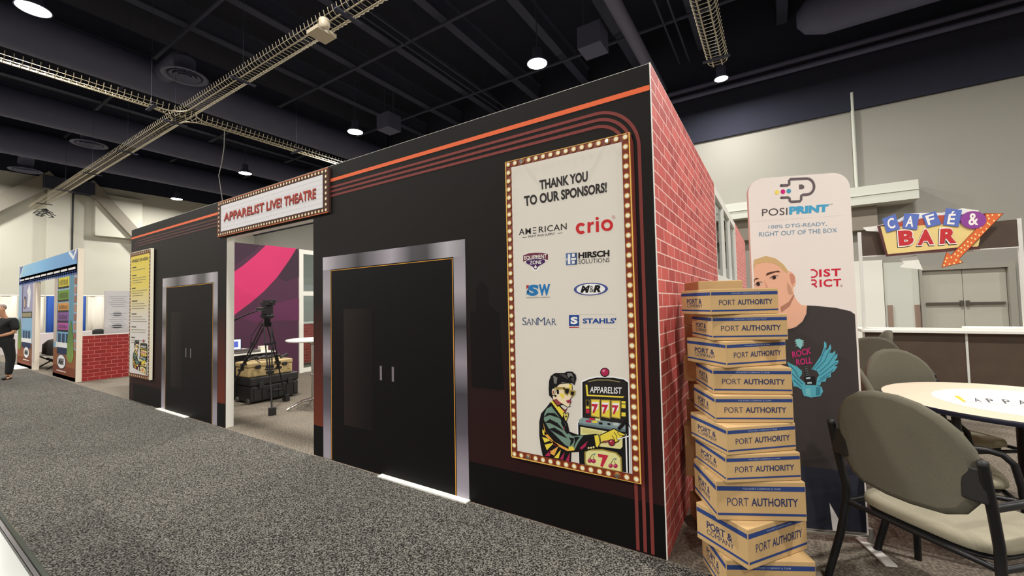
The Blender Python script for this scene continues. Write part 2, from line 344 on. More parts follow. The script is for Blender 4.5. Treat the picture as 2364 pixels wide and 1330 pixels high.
for k in range(5):
    p = [Vector((-34.45, TY+0.1, TZ-0.15))+Vector((0.15*math.sin(k+j), 0.25*j/3+0.2*math.sin(2*j+k), -0.25*math.sin(j*0.9+k*0.7))) for j in range(7)]; b.tube(p, 0.02, 5)
b.build('cable_bundle', mat('black_cable', (24, 24, 26), 0.6), TRAY)
b = MB(); b.tube([(-14.45, 3.689, 7.5), (-14.45, 3.68, 6.9), (-14.45, 3.616, 6.38), (-14.45, 3.532, 5.93), (-14.45, 3.66, 5.0), (-14.45, 3.7, 1.2), (-14.4, 3.6, 0.01)], 0.012, 5)
tag(b.build('hanging_cable', mat('grey_cable', (120, 118, 112), 0.6)), 'thin pale cable hanging from the tray down behind the theatre sign', 'cable')

# ------------------------------------------------------------------ high-bay lamps
def lamp(i, x, y, label, r=0.3, power=1.0, z=LAMP_Z, group=None):
    t = thing('high_bay_lamp', label, 'lamp', (x, y, z), 0, group)
    b = MB(); b.lathe([(0.05, 0.5), (0.14, 0.48), (0.15, 0.2), (r*0.8, 0.12), (r+0.03, 0.0), (r+0.02, -0.01), (r*0.75, 0.1), (0, 0.12)], (x, y, z), 24); b.build('lamp_housing', M_duct, t)
    b = MB(); b.lathe([(0, -0.02), (r*0.6, -0.015), (r, 0.0)], (x, y, z), 24); b.build('lamp_lens', mat('lit_lens', (255, 250, 238), 0.5, 0, 0, 5, 0, 0.5, 30.0), t)
    b = MB(); b.tube([(x, y, z+0.5), (x, y, 13)], 0.015, 6); b.build('hanging_rod', M_beam, t)
    ld = bpy.data.lights.new('lamp_light', 'AREA'); ld.shape = 'DISK'; ld.size = 2*r; ld.energy = LAMP_W*power; ld.color = (1.0, 0.962, 0.905)
    lo = bpy.data.objects.new('lamp_light', ld); COL.objects.link(lo); lo.parent = t; lo.location = (0, 0, -0.05)
NAMED = {(-14.4, -0.5): 'glaring lamp at the top left corner of the hall view', (-5.34, 8.5): 'glaring round lamp just above the black wall left of its tall corner',
         (-14.15, 8.5): 'glaring lamp above the right end of the theatre sign', (-23.5, 8.5): 'glaring lamp over the middle of the theatre sign', (-32.6, 8.5): 'glaring lamp farthest left, before the pale left wall'}
k = 0
for y in (-18.6, -9.6, -0.5, 8.5):
    for x in (-32.6, -23.5, -14.4, -5.34, 3.8, 12.9):
        kk = [n for n in NAMED if abs(n[0]-x) < 0.4 and n[1] == y]; k += 1
        if kk: lamp(k, kk[0][0], y, NAMED[kk[0]])
        else:
            lamp(k, x, y, 'round high-bay lamp hanging over the hall outside the view', group='lamps outside the view')
lamp(99, -0.63, 12.8, 'dazzling lamp right of the brick wall corner, before the grey back wall', 0.2, 0.6)
# ------------------------------------------------------------------ the theatre booth: black printed front wall
M_white = mat('white_panel_frame', (236, 234, 226), 0.45, 0, 0.02, 3)
M_face = ramp_mat('black_facade_print', 'Z', [(0.0, (50, 26, 26)), (0.25, (45, 27, 27)), (0.5, (33, 28, 28)), (1.0, (30, 28, 27))], 0.55, 0, 1/3.05, 0.12)
M_black = mat('black_print', (19, 17, 18), 0.55, 0, 0.05, 8, 0, 0.12)
M_orange = ink((226, 104, 62), 1.2); M_dred = ink((128, 58, 54), 1.1)
H, LW, OL, OR_, OZ = 3.048, -9.205, -5.582, -3.594, 2.525
fw_ = thing('exhibit_wall', 'long black printed front wall of the theatre booth with two printed doors', 'booth wall', (0, 0, 0))
for x0, x1, z0, z1 in ((LW, OL, 0, H), (OR_, -0.0, 0, H), (OL, OR_, OZ, H)):
    MB().box(x0, 0.005, z0, x1 if x1 < -0.1 else -0.082, 0.10, z1).build('wall_core', M_white, fw_)
    b = MB(); a = 0.006; b.box(x0+(a if x0 == LW else 0 if z0 else 0), -0.001, z0, x1-(0.008 if x1 > -0.1 else 0), 0.005, z1-0.006)
    b.build('printed_face', M_face, fw_)
def FA(p): return Vector((p[0], -0.001, p[1]))
pr = Print(FA, (0, -1, 0))
pr.poly(rect(LW, 2.872, OL, 2.906), M_orange, 2); pr.poly(rect(OL, 2.872, -0.008, 2.906), M_orange, 2)
pr.build('orange_stripe', fw_)
pr = Print(FA, (0, -1, 0)); c = (-0.37, 2.53)
for r in (0.285, 0.24, 0.195):
    pr.line([(-8.84, c[1]+r), (-5.5, c[1]+r)], 0.021, ink((88, 46, 44)), 2)
    pr.line([(-3.5, c[1]+r), (c[0], c[1]+r)] + arc(c, r, PI/2, 0, 14)[1:] + [(c[0]+r, 0.01)], 0.021, M_dred, 2)
    pr.line([(-8.84, c[1]+r)] + arc((-8.84, c[1]), r, PI/2, PI, 10)[1:] + [(-8.84-r, 0.01)], 0.021, ink((70, 40, 38)), 2)
pr.build('red_pinstripes', fw_)
pr = Print(FA, (0, -1, 0))
pr.poly(rect(LW+0.006, 0.004, OL, 0.31), M_black, 1); pr.poly(rect(OR_, 0.004, -0.008, 0.315), M_black, 1)
sk = mat('skyline_print', (23, 20, 21), 0.55, 0, 0.05, 8, 0, 0.12)
for s_ in ([(-1.46, 0.9), (-1.46, 1.5), (-1.40, 1.5), (-1.40, 1.68), (-1.34, 1.74), (-1.28, 1.68), (-1.28, 1.56), (-1.18, 1.48), (-1.15, 0.9)],):
    pr.poly(s_, sk, 1)
pr.build('black_skirting_print', fw_)
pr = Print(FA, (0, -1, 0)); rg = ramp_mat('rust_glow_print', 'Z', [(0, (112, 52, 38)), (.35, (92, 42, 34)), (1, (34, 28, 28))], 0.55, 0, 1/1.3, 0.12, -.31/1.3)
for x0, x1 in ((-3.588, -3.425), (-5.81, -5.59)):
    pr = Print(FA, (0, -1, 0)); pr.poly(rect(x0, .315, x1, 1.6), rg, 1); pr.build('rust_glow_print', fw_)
st = [(0, (205, 200, 208)), (.12, (150, 145, 155)), (.3, (58, 56, 62)), (.42, (125, 120, 130)), (.55, (176, 170, 182)), (.68, (78, 75, 82)), (.78, (70, 68, 74)), (.9, (188, 184, 192)), (1, (150, 145, 155))]
sz = [(0, (168, 163, 174)), (.12, (160, 152, 165)), (.25, (96, 90, 100)), (.4, (72, 70, 78)), (.52, (158, 150, 162)), (.66, (64, 62, 68)), (.8, (176, 170, 180)), (.9, (160, 155, 165)), (1, (140, 135, 142))]
def mirr(z): return [(p, c) for p, c in z]
for di, (x0, x1, i0, i1, zt, zi) in enumerate(((-3.422, -1.50, -3.293, -1.625, 2.087, 1.951), (-7.735, -5.812, -7.590, -5.948, 2.085, 1.944))):
    pr = Print(FA, (0, -1, 0))
    mt = ramp_mat('printed_steel_top', 'X', st, 0.35, 0, 1/(x1-x0), 0.4, -x0/(x1-x0)); ms = ramp_mat('printed_steel_side', 'Z', sz, 0.35, 0, 1/zt, 0.4)
    pr.poly(rect(x0, zi, x1, zt), mt, 3); pr.poly(rect(x0, 0.004, i0, zi), ms, 3); pr.poly(rect(i1, 0.004, x1, zi), ms, 3)
    F = pr.build('door_graphic_frame', fw_)
    pr = Print(FA, (0, -1, 0)); pr.poly(rect(i0, 0.004, i1, zi), M_black, 3)
    pr.poly(rect(i0+0.22, 0.385, i0+0.66, 1.54), ramp_mat('faint_reflection', 'X', [(0, (42, 34, 33)), (1, (21, 19, 20))], 0.55, 0, 1/0.44, 0.12, -(i0+0.22)/0.44), 4)
    D = pr.build('door_graphic_leaf', fw_)
    pr = Print(FA, (0, -1, 0)); g = ink((226, 160, 62), 1.1); e = 0.022
    pr.line([(i0+0.012, 0.006), (i0+0.012, zi-0.012), (i1-0.012, zi-0.012), (i1-0.012, 0.006)], 0.008, g, 4)
    pr.build('gold_outline', fw_)
    pr = Print(FA, (0, -1, 0)); h = ink((128, 120, 124), 1.0)
    for hx in (0.768, 0.93): pr.poly(rect(i0+hx-0.014, 0.87, i0+hx+0.014, 1.003), h, 4)
    pr.build('door_handle_print', fw_)
for x0, x1 in ((-2.52, -1.49), (-7.79, -6.68)): MB().box(x0, -0.06, 0.0032, x1, -0.002, 0.014).build('base_plate', M_white, fw_)

# brick side wall, window wall and the rest of the brick side
M_brick = brick_mat('printed_red_brick', 'Y', (222, 108, 102), (180, 78, 76), (252, 216, 208), 0.213, 0.0852, 0.0042)
bw = thing('exhibit_wall', 'tall red brick print side wall beside the cardboard boxes', 'booth wall', (0, 0.005, H-36*0.0852))
MB().box(-0.08, 0.006, 0, -0.005, 3.236, H).build('wall_core', M_white, bw)
MB().box(-0.005, 0.006, 0, 0.0, 3.232, H).build('brick_print', M_brick, bw)
MB().box(-0.006, -0.001, 0, 0.0005, 0.006, H).build('edge_strip', mat('white_edge', (250, 246, 240), 0.5, 0, 0.02, 3), bw)
ww = thing('window_wall', 'white framed glazed section between the two brick side walls', 'booth wall', (0, 3.24, 0))
b = MB()
for y in (3.255, 4.3, 5.37, 6.44, 6.515): b.box(-0.07, y-0.03, 0, 0.0, y+0.03, H)
for z in (0.041, 1.84, H-0.061): b.box(-0.066, 3.25, z-0.04 if z < 2.9 else z-0.06, -0.003, 6.53, z+0.04 if z < 2.9 else H-.001)
b.build('window_frame', M_white, ww)
for y0, y1 in ((3.29, 4.27), (4.33, 5.34), (5.40, 6.41)):
    MB().box(-0.04, y0, 1.88, -0.034, y1, H-0.12).build('glass_pane', glass_mat('clear_glass'), ww)
    MB().box(-0.045, y0, 0.08, -0.03, y1, 1.80).build('white_panel', mat('white_infill', (246, 246, 240), 0.5, 0, 0.02, 3), ww)
b2 = thing('exhibit_wall', 'farther red brick print side wall behind the white banner', 'booth wall', (0, 6.55, 0))
MB().box(-0.08, 6.55, 0, -0.004, 9.8, H).build('wall_core', M_white, b2)
MB().box(-0.004, 6.552, 0, 0.0, 9.8, H-0.002).build('brick_print', brick_mat('pale_red_brick', 'Y', (238, 146, 138), (220, 126, 122), (250, 214, 206)), b2)

# purple wall inside, glazed panel next to it
pw = thing('purple_wall', 'purple and magenta printed wall inside the theatre booth', 'booth wall', (-9.149, 0.1, 0))
PX = -9.149
MB().box(PX-0.08, 0.1, 0, PX-0.004, 3.09, 3.01).build('wall_core', M_white, pw)
MB().box(PX-0.004, 0.1, 0, PX, 3.09, 3.01).build('printed_face', mat('dark_purple_print', (74, 32, 60), 0.6, 0, 0.06, 2), pw)
def at_pw(p): return atx(p, PX)
pr = Print(at_pw, (1, 0, 0), 0.001)
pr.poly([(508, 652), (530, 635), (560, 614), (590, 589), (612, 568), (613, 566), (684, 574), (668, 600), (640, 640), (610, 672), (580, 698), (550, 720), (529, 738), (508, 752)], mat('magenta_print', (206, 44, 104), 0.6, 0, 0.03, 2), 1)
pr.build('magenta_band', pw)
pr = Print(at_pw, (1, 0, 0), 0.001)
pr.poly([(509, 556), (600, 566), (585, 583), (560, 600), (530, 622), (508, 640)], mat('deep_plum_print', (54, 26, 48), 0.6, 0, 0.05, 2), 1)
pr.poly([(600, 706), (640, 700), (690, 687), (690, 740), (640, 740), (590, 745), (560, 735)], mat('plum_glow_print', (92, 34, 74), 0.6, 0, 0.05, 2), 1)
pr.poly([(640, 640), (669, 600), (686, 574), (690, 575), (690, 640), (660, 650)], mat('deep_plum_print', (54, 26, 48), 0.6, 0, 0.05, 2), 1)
pr.build('plum_shapes', pw)
gw = thing('window_wall', 'white framed window wall to the right of the purple wall', 'booth wall', (PX, 3.1, 0))
b = MB()
for y in (3.16, 4.25, 5.35): b.box(PX-0.06, y-0.05, 0, PX, y+0.05, 3.01)
for z in (0.06, 1.93, 2.955): b.box(PX-0.055, 3.112, z-0.055, PX-.004, 5.398, z+0.05)
b.build('window_frame', M_white, gw)
for y0, y1 in ((3.21, 4.2), (4.3, 5.3)):
    for z0, z1 in ((0.11, 1.87), (1.98, 2.9)): MB().box(PX-0.035, y0, z0, PX-0.029, y1, z1).build('glass_pane', glass_mat('clear_glass_2'), gw)
lw = thing('low_brick_wall', 'low red brick print wall seen through the window wall', 'low wall', (-10.9, 3.9, 0))
MB().box(-10.98, 3.0, 0, -10.9, 5.6, 1.12).build('brick_print', brick_mat('red_brick_low', 'Y', (184, 70, 62), (160, 54, 50), (206, 120, 110)), lw)
MB().box(-10.99, 3.0, 1.12, -10.89, 5.6, 1.17).build('white_cap', M_white, lw)
b = MB(); b.box(-11.9, 2.5, 0, -11.85, 7, 2.3)
tag(b.build('grey_partition', mat('grey_partition_cloth', (166, 164, 158), 0.8)), 'plain grey partition behind the low brick wall, seen through glass', 'partition')

# ------------------------------------------------------------------ theatre sign above the opening
M_gold = mat('gold_rim', (232, 178, 88), 0.4, 0, 0.05, 40); M_bulb = ink((255, 240, 196), 1.3, 0.4); M_halo = ink((206, 140, 70), 1.0)
def bulbs_print(P_, x0, x1, z0, z1, nx, nz, r, halo, L=3):
    pts = [(x0+(x1-x0)*i/(nx-1), z) for i in range(nx) for z in (z0, z1)] + [(x, z0+(z1-z0)*i/(nz-1)) for i in range(1, nz-1) for x in (x0, x1)]
    for p in pts:
        if halo: P_.circ(p, halo, M_halo, L, n=14)
        P_.circ(p, r, M_bulb, L+1, n=12)
ts = thing('theatre_sign', 'wide marquee sign with red capitals on white above the booth opening', 'sign', (-4.52, -0.03, 2.55))
X0, X1, Z0, Z1 = -5.765, -3.28, 2.547, 3.022
MB().box(X0, -0.03, Z0, X1, -0.002, Z1).build('sign_board', mat('brown_sign_border', (66, 38, 32), 0.5), ts)
def FT(p): return Vector((p[0], -0.03, p[1]))
pr = Print(FT, (0, -1, 0)); pr.line([(X0+.004, Z0+.004), (X1-.004, Z0+.004), (X1-.004, Z1-.004), (X0+.004, Z1-.004), (X0+.004, Z0+.004)], 0.008, ink((214, 110, 60)), 2); pr.build('orange_rim', ts)
pr = Print(FT, (0, -1, 0)); pr.poly(rect(-5.668, 2.612, -3.376, 2.962), ink((226, 224, 228), 1.1), 2); gl = ink((198, 198, 204), 1.1)
for k in range(1, 7): pr.line([(-5.66, 2.612+k*0.05), (-3.38, 2.612+k*0.05)], 0.003, gl, 3)
for k, (x, z) in enumerate([(-5.3, 2.66), (-4.9, 2.71), (-4.4, 2.66), (-4.0, 2.88), (-3.7, 2.66), (-4.6, 2.86), (-5.0, 2.66), (-3.55, 2.76)]): pr.line([(x, z), (x, z+0.05)], 0.003, gl, 3)
pr.build('white_panel', ts)
pr = Print(FT, (0, -1, 0))
for r_ in (rect(X0+.008, Z0+.008, X1-.008, 2.612), rect(X0+.008, 2.962, X1-.008, Z1-.008), rect(X0+.008, 2.612, -5.668, 2.962), rect(-3.376, 2.612, X1-.008, 2.962)): pr.poly(r_, ink((66, 38, 32)), 1)
bulbs_print(pr, -5.727, -3.322, 2.579, 2.992, 40, 8, 0.0125, 0.018); pr.build('printed_bulbs', ts)
pr = Print(lambda p: aty(p, -0.03), (0, -1, 0)); Q = [(517.5, 492.3), (729.7, 433.8), (729, 457.4), (516.6, 511)]
pr.text('APPARELIST LIVE! THEATRE', [(x+1.0, y+2.2) for x, y in Q], ink((110, 40, 34)), 4, 0.02)
pr.text('APPARELIST LIVE! THEATRE', Q, ink((176, 58, 42), 1.05), 5, 0.02); pr.build('sign_lettering', ts)

# ------------------------------------------------------------------ illustration used on the sponsor sign and, small, on the agenda sign
def illustration(P_, f, L=3):
    K = ink((24, 22, 24), 1.0); SK = ink((244, 226, 190), 1.05); Y_ = ink((238, 216, 76), 1.05); G_ = ink((122, 152, 136), 1.0); CR = ink((232, 226, 158), 1.05)
    MG = ink((178, 44, 84), 1.0); RD = ink((196, 44, 70), 1.05); WH = ink((250, 250, 244), 1.1); GR = ink((140, 160, 162), 1.0); OL_ = ink((168, 148, 70), 1.0); OR = ink((240, 176, 80), 1.0); LG = ink((120, 118, 116))
    def p(pts, m, l=0): P_.poly([f(q) for q in pts], m, L+l)
    def e(c, r, m, l=0, ry=None): P_.poly([f((c[0]+r*math.cos(a), c[1]+(ry or r)*math.sin(a))) for a in [2*PI*k/18 for k in range(18)]], m, L+l)
    def ln(pts, w, m, l=0): P_.line([f(q) for q in pts], w, m, L+l)
    def tx(s, q, m, l=0, bold=0.0): P_.text(s, [f(x) for x in q], m, L+l, bold)
    # slot machine
    p([(712, 312), (780, 282), (850, 268), (1000, 270), (1100, 288), (1146, 318), (1152, 690), (1166, 720), (1168, 1150), (686, 1058), (676, 800), (672, 690), (714, 640)], WH)
    p([(722, 322), (785, 295), (850, 281), (1000, 282), (1095, 298), (1134, 325), (1142, 700), (1158, 730), (1160, 1146), (694, 1058), (686, 800), (684, 690), (724, 645)], K, 1)
    p([(735, 330), (790, 306), (850, 294), (1000, 294), (1090, 310), (1122, 332), (1128, 690), (1095, 700), (740, 640)], ink((40, 36, 36)), 2)
    ln([(775, 318), (850, 302), (960, 302), (1060, 320)], 0.006 if L < 9 else 0.004, ink((150, 140, 90)), 3)
    p([(752, 345), (768, 345), (776, 434), (1102, 450), (1090, 463), (762, 447)], Y_, 4)
    tx('APPARELIST', [(794, 360), (1078, 370), (1076, 428), (790, 418)], WH, 4, 0.01)
    e((925, 233), 42, K, 2); e((925, 232), 34, MG, 3); e((915, 220), 12, ink((226, 130, 160)), 4)
    for i in range(3):
        dx, dy = i*92, i*5
        p([(798+dx, 474+dy), (884+dx, 476+dy), (884+dx, 646+dy), (800+dx, 630+dy)], OL_, 4)
        p([(806+dx, 482+dy), (876+dx, 484+dy), (876+dx, 636+dy), (807+dx, 622+dy)], Y_, 5)
        p([(810+dx, 500+dy), (872+dx, 502+dy), (866+dx, 560+dy), (812+dx, 600+dy)], WH, 6)
        tx('7', [(806+dx, 518+dy), (866+dx, 520+dy), (856+dx, 606+dy), (812+dx, 604+dy)], RD, 7, 0.06)
    for y0, y1 in ((492, 513), (521, 556), (594, 629)): p([(1076, y0), (1113, y0+2), (1113, y1+2), (1076, y1)], Y_, 4)
    p([(755, 480), (786, 482), (786, 536), (755, 535)], OL_, 4); p([(759, 485), (782, 486), (782, 531), (759, 530)], K, 5); p([(755, 541), (786, 542), (786, 560), (755, 560)], Y_, 4); p([(755, 564), (786, 565), (786, 604), (755, 600)], RD, 4)
    p([(692, 664), (722, 640), (1112, 702), (1112, 772), (1080, 768), (692, 704)], GR, 3); p([(692, 690), (1112, 750), (1112, 772), (692, 706)], ink((104, 124, 128)), 4)
    for x, y, m in ((756, 662, MG), (812, 668, Y_), (786, 642, RD), (840, 646, CR)): p([(x, y), (x+46, y+5), (x+44, y+24), (x, y+20)], m, 5)
    p([(872, 682), (905, 686), (905, 706), (872, 702)], K, 5); p([(950, 690), (976, 694), (976, 712), (950, 708)], K, 5); p([(1002, 684), (1050, 690), (1050, 716), (1002, 710)], ink((190, 200, 200)), 5)
    p([(705, 724), (1085, 790), (1085, 905), (1065, 925), (860, 900), (705, 868)], CR, 3); p([(722, 738), (900, 770), (900, 800), (722, 780)], ink((214, 206, 130)), 4)
    p([(742, 950), (770, 928), (900, 925), (1030, 955), (1076, 1000), (1084, 1135), (760, 1076), (742, 1050)], OL_, 3); p([(754, 958), (776, 940), (900, 938), (1022, 966), (1064, 1008), (1070, 1126), (766, 1066), (754, 1046)], CR, 4)
    tx('7', [(862, 966), (958, 984), (940, 1098), (884, 1088)], RD, 5, 0.06)
    for cx, cy in ((790, 1030), (825, 1034), (978, 1076), (1022, 1078)): e((cx, cy), 20, MG, 5); e((cx-6, cy-7), 6, ink((230, 150, 170)), 6)
    for a in (((790, 1012), (815, 970), (825, 1015)), ((980, 1058), (1005, 1012), (1020, 1058))): ln(a, 0.004, K, 5)
    p([(812, 972), (842, 962), (836, 984)], G_, 6); p([(1002, 1012), (1034, 1004), (1026, 1026)], G_, 6)
    p([(1108, 785), (1122, 790), (1132, 1140), (1120, 1138)], WH, 3); p([(1140, 715), (1156, 740), (1158, 1144), (1146, 1142)], WH, 3)
    # standing man with pompadour hair
    p([(436, 500), (402, 545), (350, 605), (334, 680), (334, 800), (346, 900), (368, 998), (620, 1044), (624, 955), (745, 948), (864, 908), (852, 788), (740, 798), (684, 796), (606, 768), (592, 700), (562, 640), (520, 560)], K, 5)
    p([(400, 562), (450, 536), (500, 575), (540, 640), (572, 700), (590, 778), (640, 810), (734, 800), (690, 860), (655, 930), (570, 890), (500, 820), (420, 740), (376, 660), (380, 610)], G_, 6)
    for s_ in ([(372, 640), (410, 598), (470, 600), (540, 660), (500, 640), (430, 618)], [(380, 690), (430, 655), (500, 690), (560, 760), (490, 720), (430, 690)], [(420, 745), (470, 730), (540, 775), (590, 830), (520, 800)], [(600, 820), (650, 830), (640, 870), (610, 900), (620, 850)], [(650, 815), (700, 815), (670, 860), (640, 925), (655, 860)], [(540, 650), (560, 700), (585, 790), (570, 770), (530, 690)]): p(s_, K, 7)
    p([(372, 690), (392, 770), (470, 860), (600, 925), (650, 938), (590, 944), (460, 875), (384, 800)], OR, 8); p([(600, 905), (640, 900), (655, 934), (600, 938)], Y_, 9)
    for s_, m in (([(362, 745), (412, 792), (372, 800), (364, 780)], Y_), ([(360, 815), (446, 842), (384, 868)], Y_), ([(384, 885), (470, 868), (404, 935)], Y_), ([(420, 955), (508, 900), (470, 985)], OR), ([(385, 985), (440, 930), (430, 990)], MG), ([(470, 1002), (530, 930), (510, 1010)], Y_), ([(520, 1015), (566, 950), (548, 1022)], MG), ([(572, 1030), (612, 955), (604, 1038)], MG), ([(700, 915), (772, 852), (752, 902), (716, 930)], MG), ([(440, 840), (520, 900), (470, 890)], MG), ([(545, 660), (566, 720), (560, 760)], MG)): p(s_, m, 8)
    for x, y in ((780, 915), (802, 912), (825, 908)): e((x, y), 9, CR, 8)
    p([(446, 488), (470, 492), (562, 590), (545, 640), (440, 512)], Y_, 8); p([(436, 500), (450, 510), (545, 640), (600, 780), (588, 790), (520, 640), (432, 522)], K, 9)
    p([(470, 490), (500, 540), (566, 572), (592, 548), (570, 600), (545, 590)], ink((110, 44, 54)), 7)
    p([(548, 600), (562, 590), (576, 606), (592, 592), (604, 606), (596, 640), (582, 676), (566, 676), (560, 646)], K, 10); p([(554, 606), (562, 598), (576, 614), (590, 600), (598, 608), (590, 640), (580, 668), (570, 668), (564, 644)], ink((216, 202, 104)), 11); e((577, 632), 8, K, 12)
    p([(450, 382), (474, 366), (520, 332), (600, 324), (632, 345), (636, 385), (626, 420), (634, 456), (618, 474), (624, 500), (612, 525), (616, 542), (590, 550), (545, 524), (500, 545), (458, 490), (446, 430)], K, 8)
    p([(456, 386), (474, 372), (520, 340), (600, 332), (627, 350), (630, 386), (620, 420), (628, 454), (612, 474), (618, 498), (606, 525), (610, 538), (590, 544), (540, 512), (500, 534), (462, 480), (452, 430)], SK, 9)
    p([(602, 336), (630, 346), (628, 386), (606, 372)], Y_, 10); p([(518, 420), (562, 428), (552, 474), (528, 448)], Y_, 10); p([(462, 480), (500, 534), (540, 512), (520, 500), (490, 470)], ink((150, 70, 70)), 10)
    e((462, 410), 19, K, 10, 36); e((463, 409), 14, SK, 11, 30); e((462, 412), 7, ink((160, 90, 80)), 12, 18); e((482, 446), 10, K, 10)
    p([(488, 388), (512, 388), (514, 428), (496, 428)], K, 10)
    p([(478, 366), (562, 366), (566, 388), (480, 386)], OL_, 12); p([(552, 368), (612, 374), (618, 392), (662, 398), (658, 432), (636, 456), (612, 434), (608, 414), (590, 444), (562, 424)], OL_, 12); p([(566, 380), (604, 384), (602, 412), (588, 430), (570, 414)], K, 13); p([(622, 404), (652, 408), (648, 430), (634, 444), (620, 428)], K, 13)
    p([(576, 488), (614, 476), (622, 492), (616, 508), (592, 512)], ink((178, 62, 84)), 11); ln([(582, 496), (616, 492)], 0.0025, K, 12)
    p([(424, 440), (420, 380), (424, 310), (440, 264), (478, 238), (560, 238), (590, 224), (634, 226), (664, 254), (670, 292), (652, 350), (634, 332), (600, 326), (540, 322), (512, 342), (492, 368), (474, 374), (454, 384), (446, 412), (456, 472)], K, 11)
    p([(462, 262), (500, 280), (490, 340), (468, 330)], LG, 12); p([(590, 238), (628, 240), (646, 276), (618, 262), (600, 282), (588, 262)], LG, 12); p([(520, 250), (570, 252), (600, 300), (560, 276)], ink((74, 72, 72)), 12); p([(620, 290), (650, 280), (650, 330), (636, 316)], ink((74, 72, 72)), 12)
    # cuff, hand, lever
    p([(826, 798), (872, 792), (890, 872), (862, 918), (842, 908)], K, 9); p([(832, 802), (868, 798), (882, 870), (860, 910), (846, 900)], Y_, 10)
    ln([(1130, 660), (1048, 748)], 0.02, K, 9)
    p([(878, 798), (950, 764), (1010, 734), (1044, 756), (1116, 788), (1120, 802), (1062, 834), (1052, 860), (1014, 872), (988, 846), (950, 856), (892, 872)], K, 10); p([(884, 804), (952, 772), (1010, 744), (1040, 764), (1106, 792), (1108, 798), (1056, 826), (1046, 852), (1016, 862), (990, 838), (950, 848), (896, 864)], Y_, 11)
    for a in (((1010, 770), (1030, 800), (1040, 846)), ((1040, 770), (1060, 800), (1100, 800)), ((990, 800), (1010, 830), (1018, 858))): ln(a, 0.004, K, 12)
    p([(900, 850), (950, 846), (990, 836), (960, 862), (920, 870)], ink((140, 70, 70)), 12)
    e((990, 866), 32, K, 12); e((990, 866), 27, ink((150, 44, 60)), 13); e((982, 854), 9, ink((222, 140, 150)), 14); ln([(1040, 836), (1166, 802)], 0.006, WH, 12)

# ------------------------------------------------------------------ sponsor sign on the right part of the wall
SY = -0.03
ss = thing('sponsor_sign', 'tall white sponsor sign with printed bulb border and slot machine drawing', 'sign', (-0.6, SY, 0.43))
MB().box(-1.074, SY, 0.431, -0.131, -0.008, 2.624).build('sign_board', mat('red_brown_border', (128, 54, 36), 0.5), ss)
def FS(p): return Vector((p[0], SY, p[1]))
ps = lambda p: aty(p, SY)
pr = Print(FS, (0, -1, 0), 0.0004); pr.line([(-1.07, .435), (-.135, .435), (-.135, 2.62), (-1.07, 2.62), (-1.07, .435)], 0.009, ink((236, 190, 96), 1.1), 20); pr.build('gold_rim', ss)
pr = Print(FS, (0, -1, 0), 0.0004); pr.poly(rect(-1.024, 0.482, -0.184, 2.573), ink((226, 220, 210), 1.08), 2); pr.build('white_panel', ss)
pr = Print(FS, (0, -1, 0), 0.0004)
bd = ink((128, 54, 36), 1.0)
for r_ in (rect(-1.066, 0.438, -0.139, 0.482), rect(-0.184, 0.482, -0.139, 2.573)): pr.poly(r_, bd, 18)
bulbs_print(pr, -1.047, -0.161, 0.458, 2.598, 16, 35, 0.0135, 0.0195, 19); pr.build('printed_bulbs', ss)
pr = Print(ps, (0, -1, 0), 0.0004); DK = ink((52, 48, 48), 1.0)
def q1(c, s, o): return [(o[0]+x/s, o[1]+y/s) for x, y in c]
tq = lambda a: q1(a, 2.6086, (1150, 290)); uq = lambda a: q1(a, 8.3115, (1180, 480)); vq = lambda a: q1(a, 8.3115, (1180, 630))
pr.text('THANK YOU', tq([(248, 330), (540, 273), (540, 337), (252, 388)]), DK, 4, 0.042, 0, 1.0)
pr.text('TO OUR SPONSORS!', tq([(155, 425), (655, 340), (655, 402), (160, 487)]), DK, 4, 0.042, 0, 1.0); pr.build('headline_lettering', ss)
def logo(fn):
    P_ = Print(ps, (0, -1, 0), 0.0004); fn(P_); P_.build('sponsor_logo', ss)
def l1(P_):
    P_.text('AM', uq([(150, 405), (380, 382), (382, 500), (150, 525)]), DK, 4, 0.012, 0, 1.1)
    for k in range(3): P_.poly(uq([(418, 378+k*52), (486, 370+k*52), (486, 384+k*52), (418, 394+k*52)]), DK, 4)
    P_.text('RICAN', uq([(530, 362), (1068, 290), (1068, 415), (532, 480)]), DK, 4, 0.012, 0, 1.1)
    P_.text('PRINT AND SUPPLY', uq([(328, 535), (846, 474), (846, 515), (328, 572)]), DK, 4, 0.015)
    P_.poly(uq([(215, 565), (298, 557), (298, 566), (215, 575)]), DK, 4); P_.poly(uq([(895, 484), (988, 476), (988, 484), (895, 492)]), DK, 4)
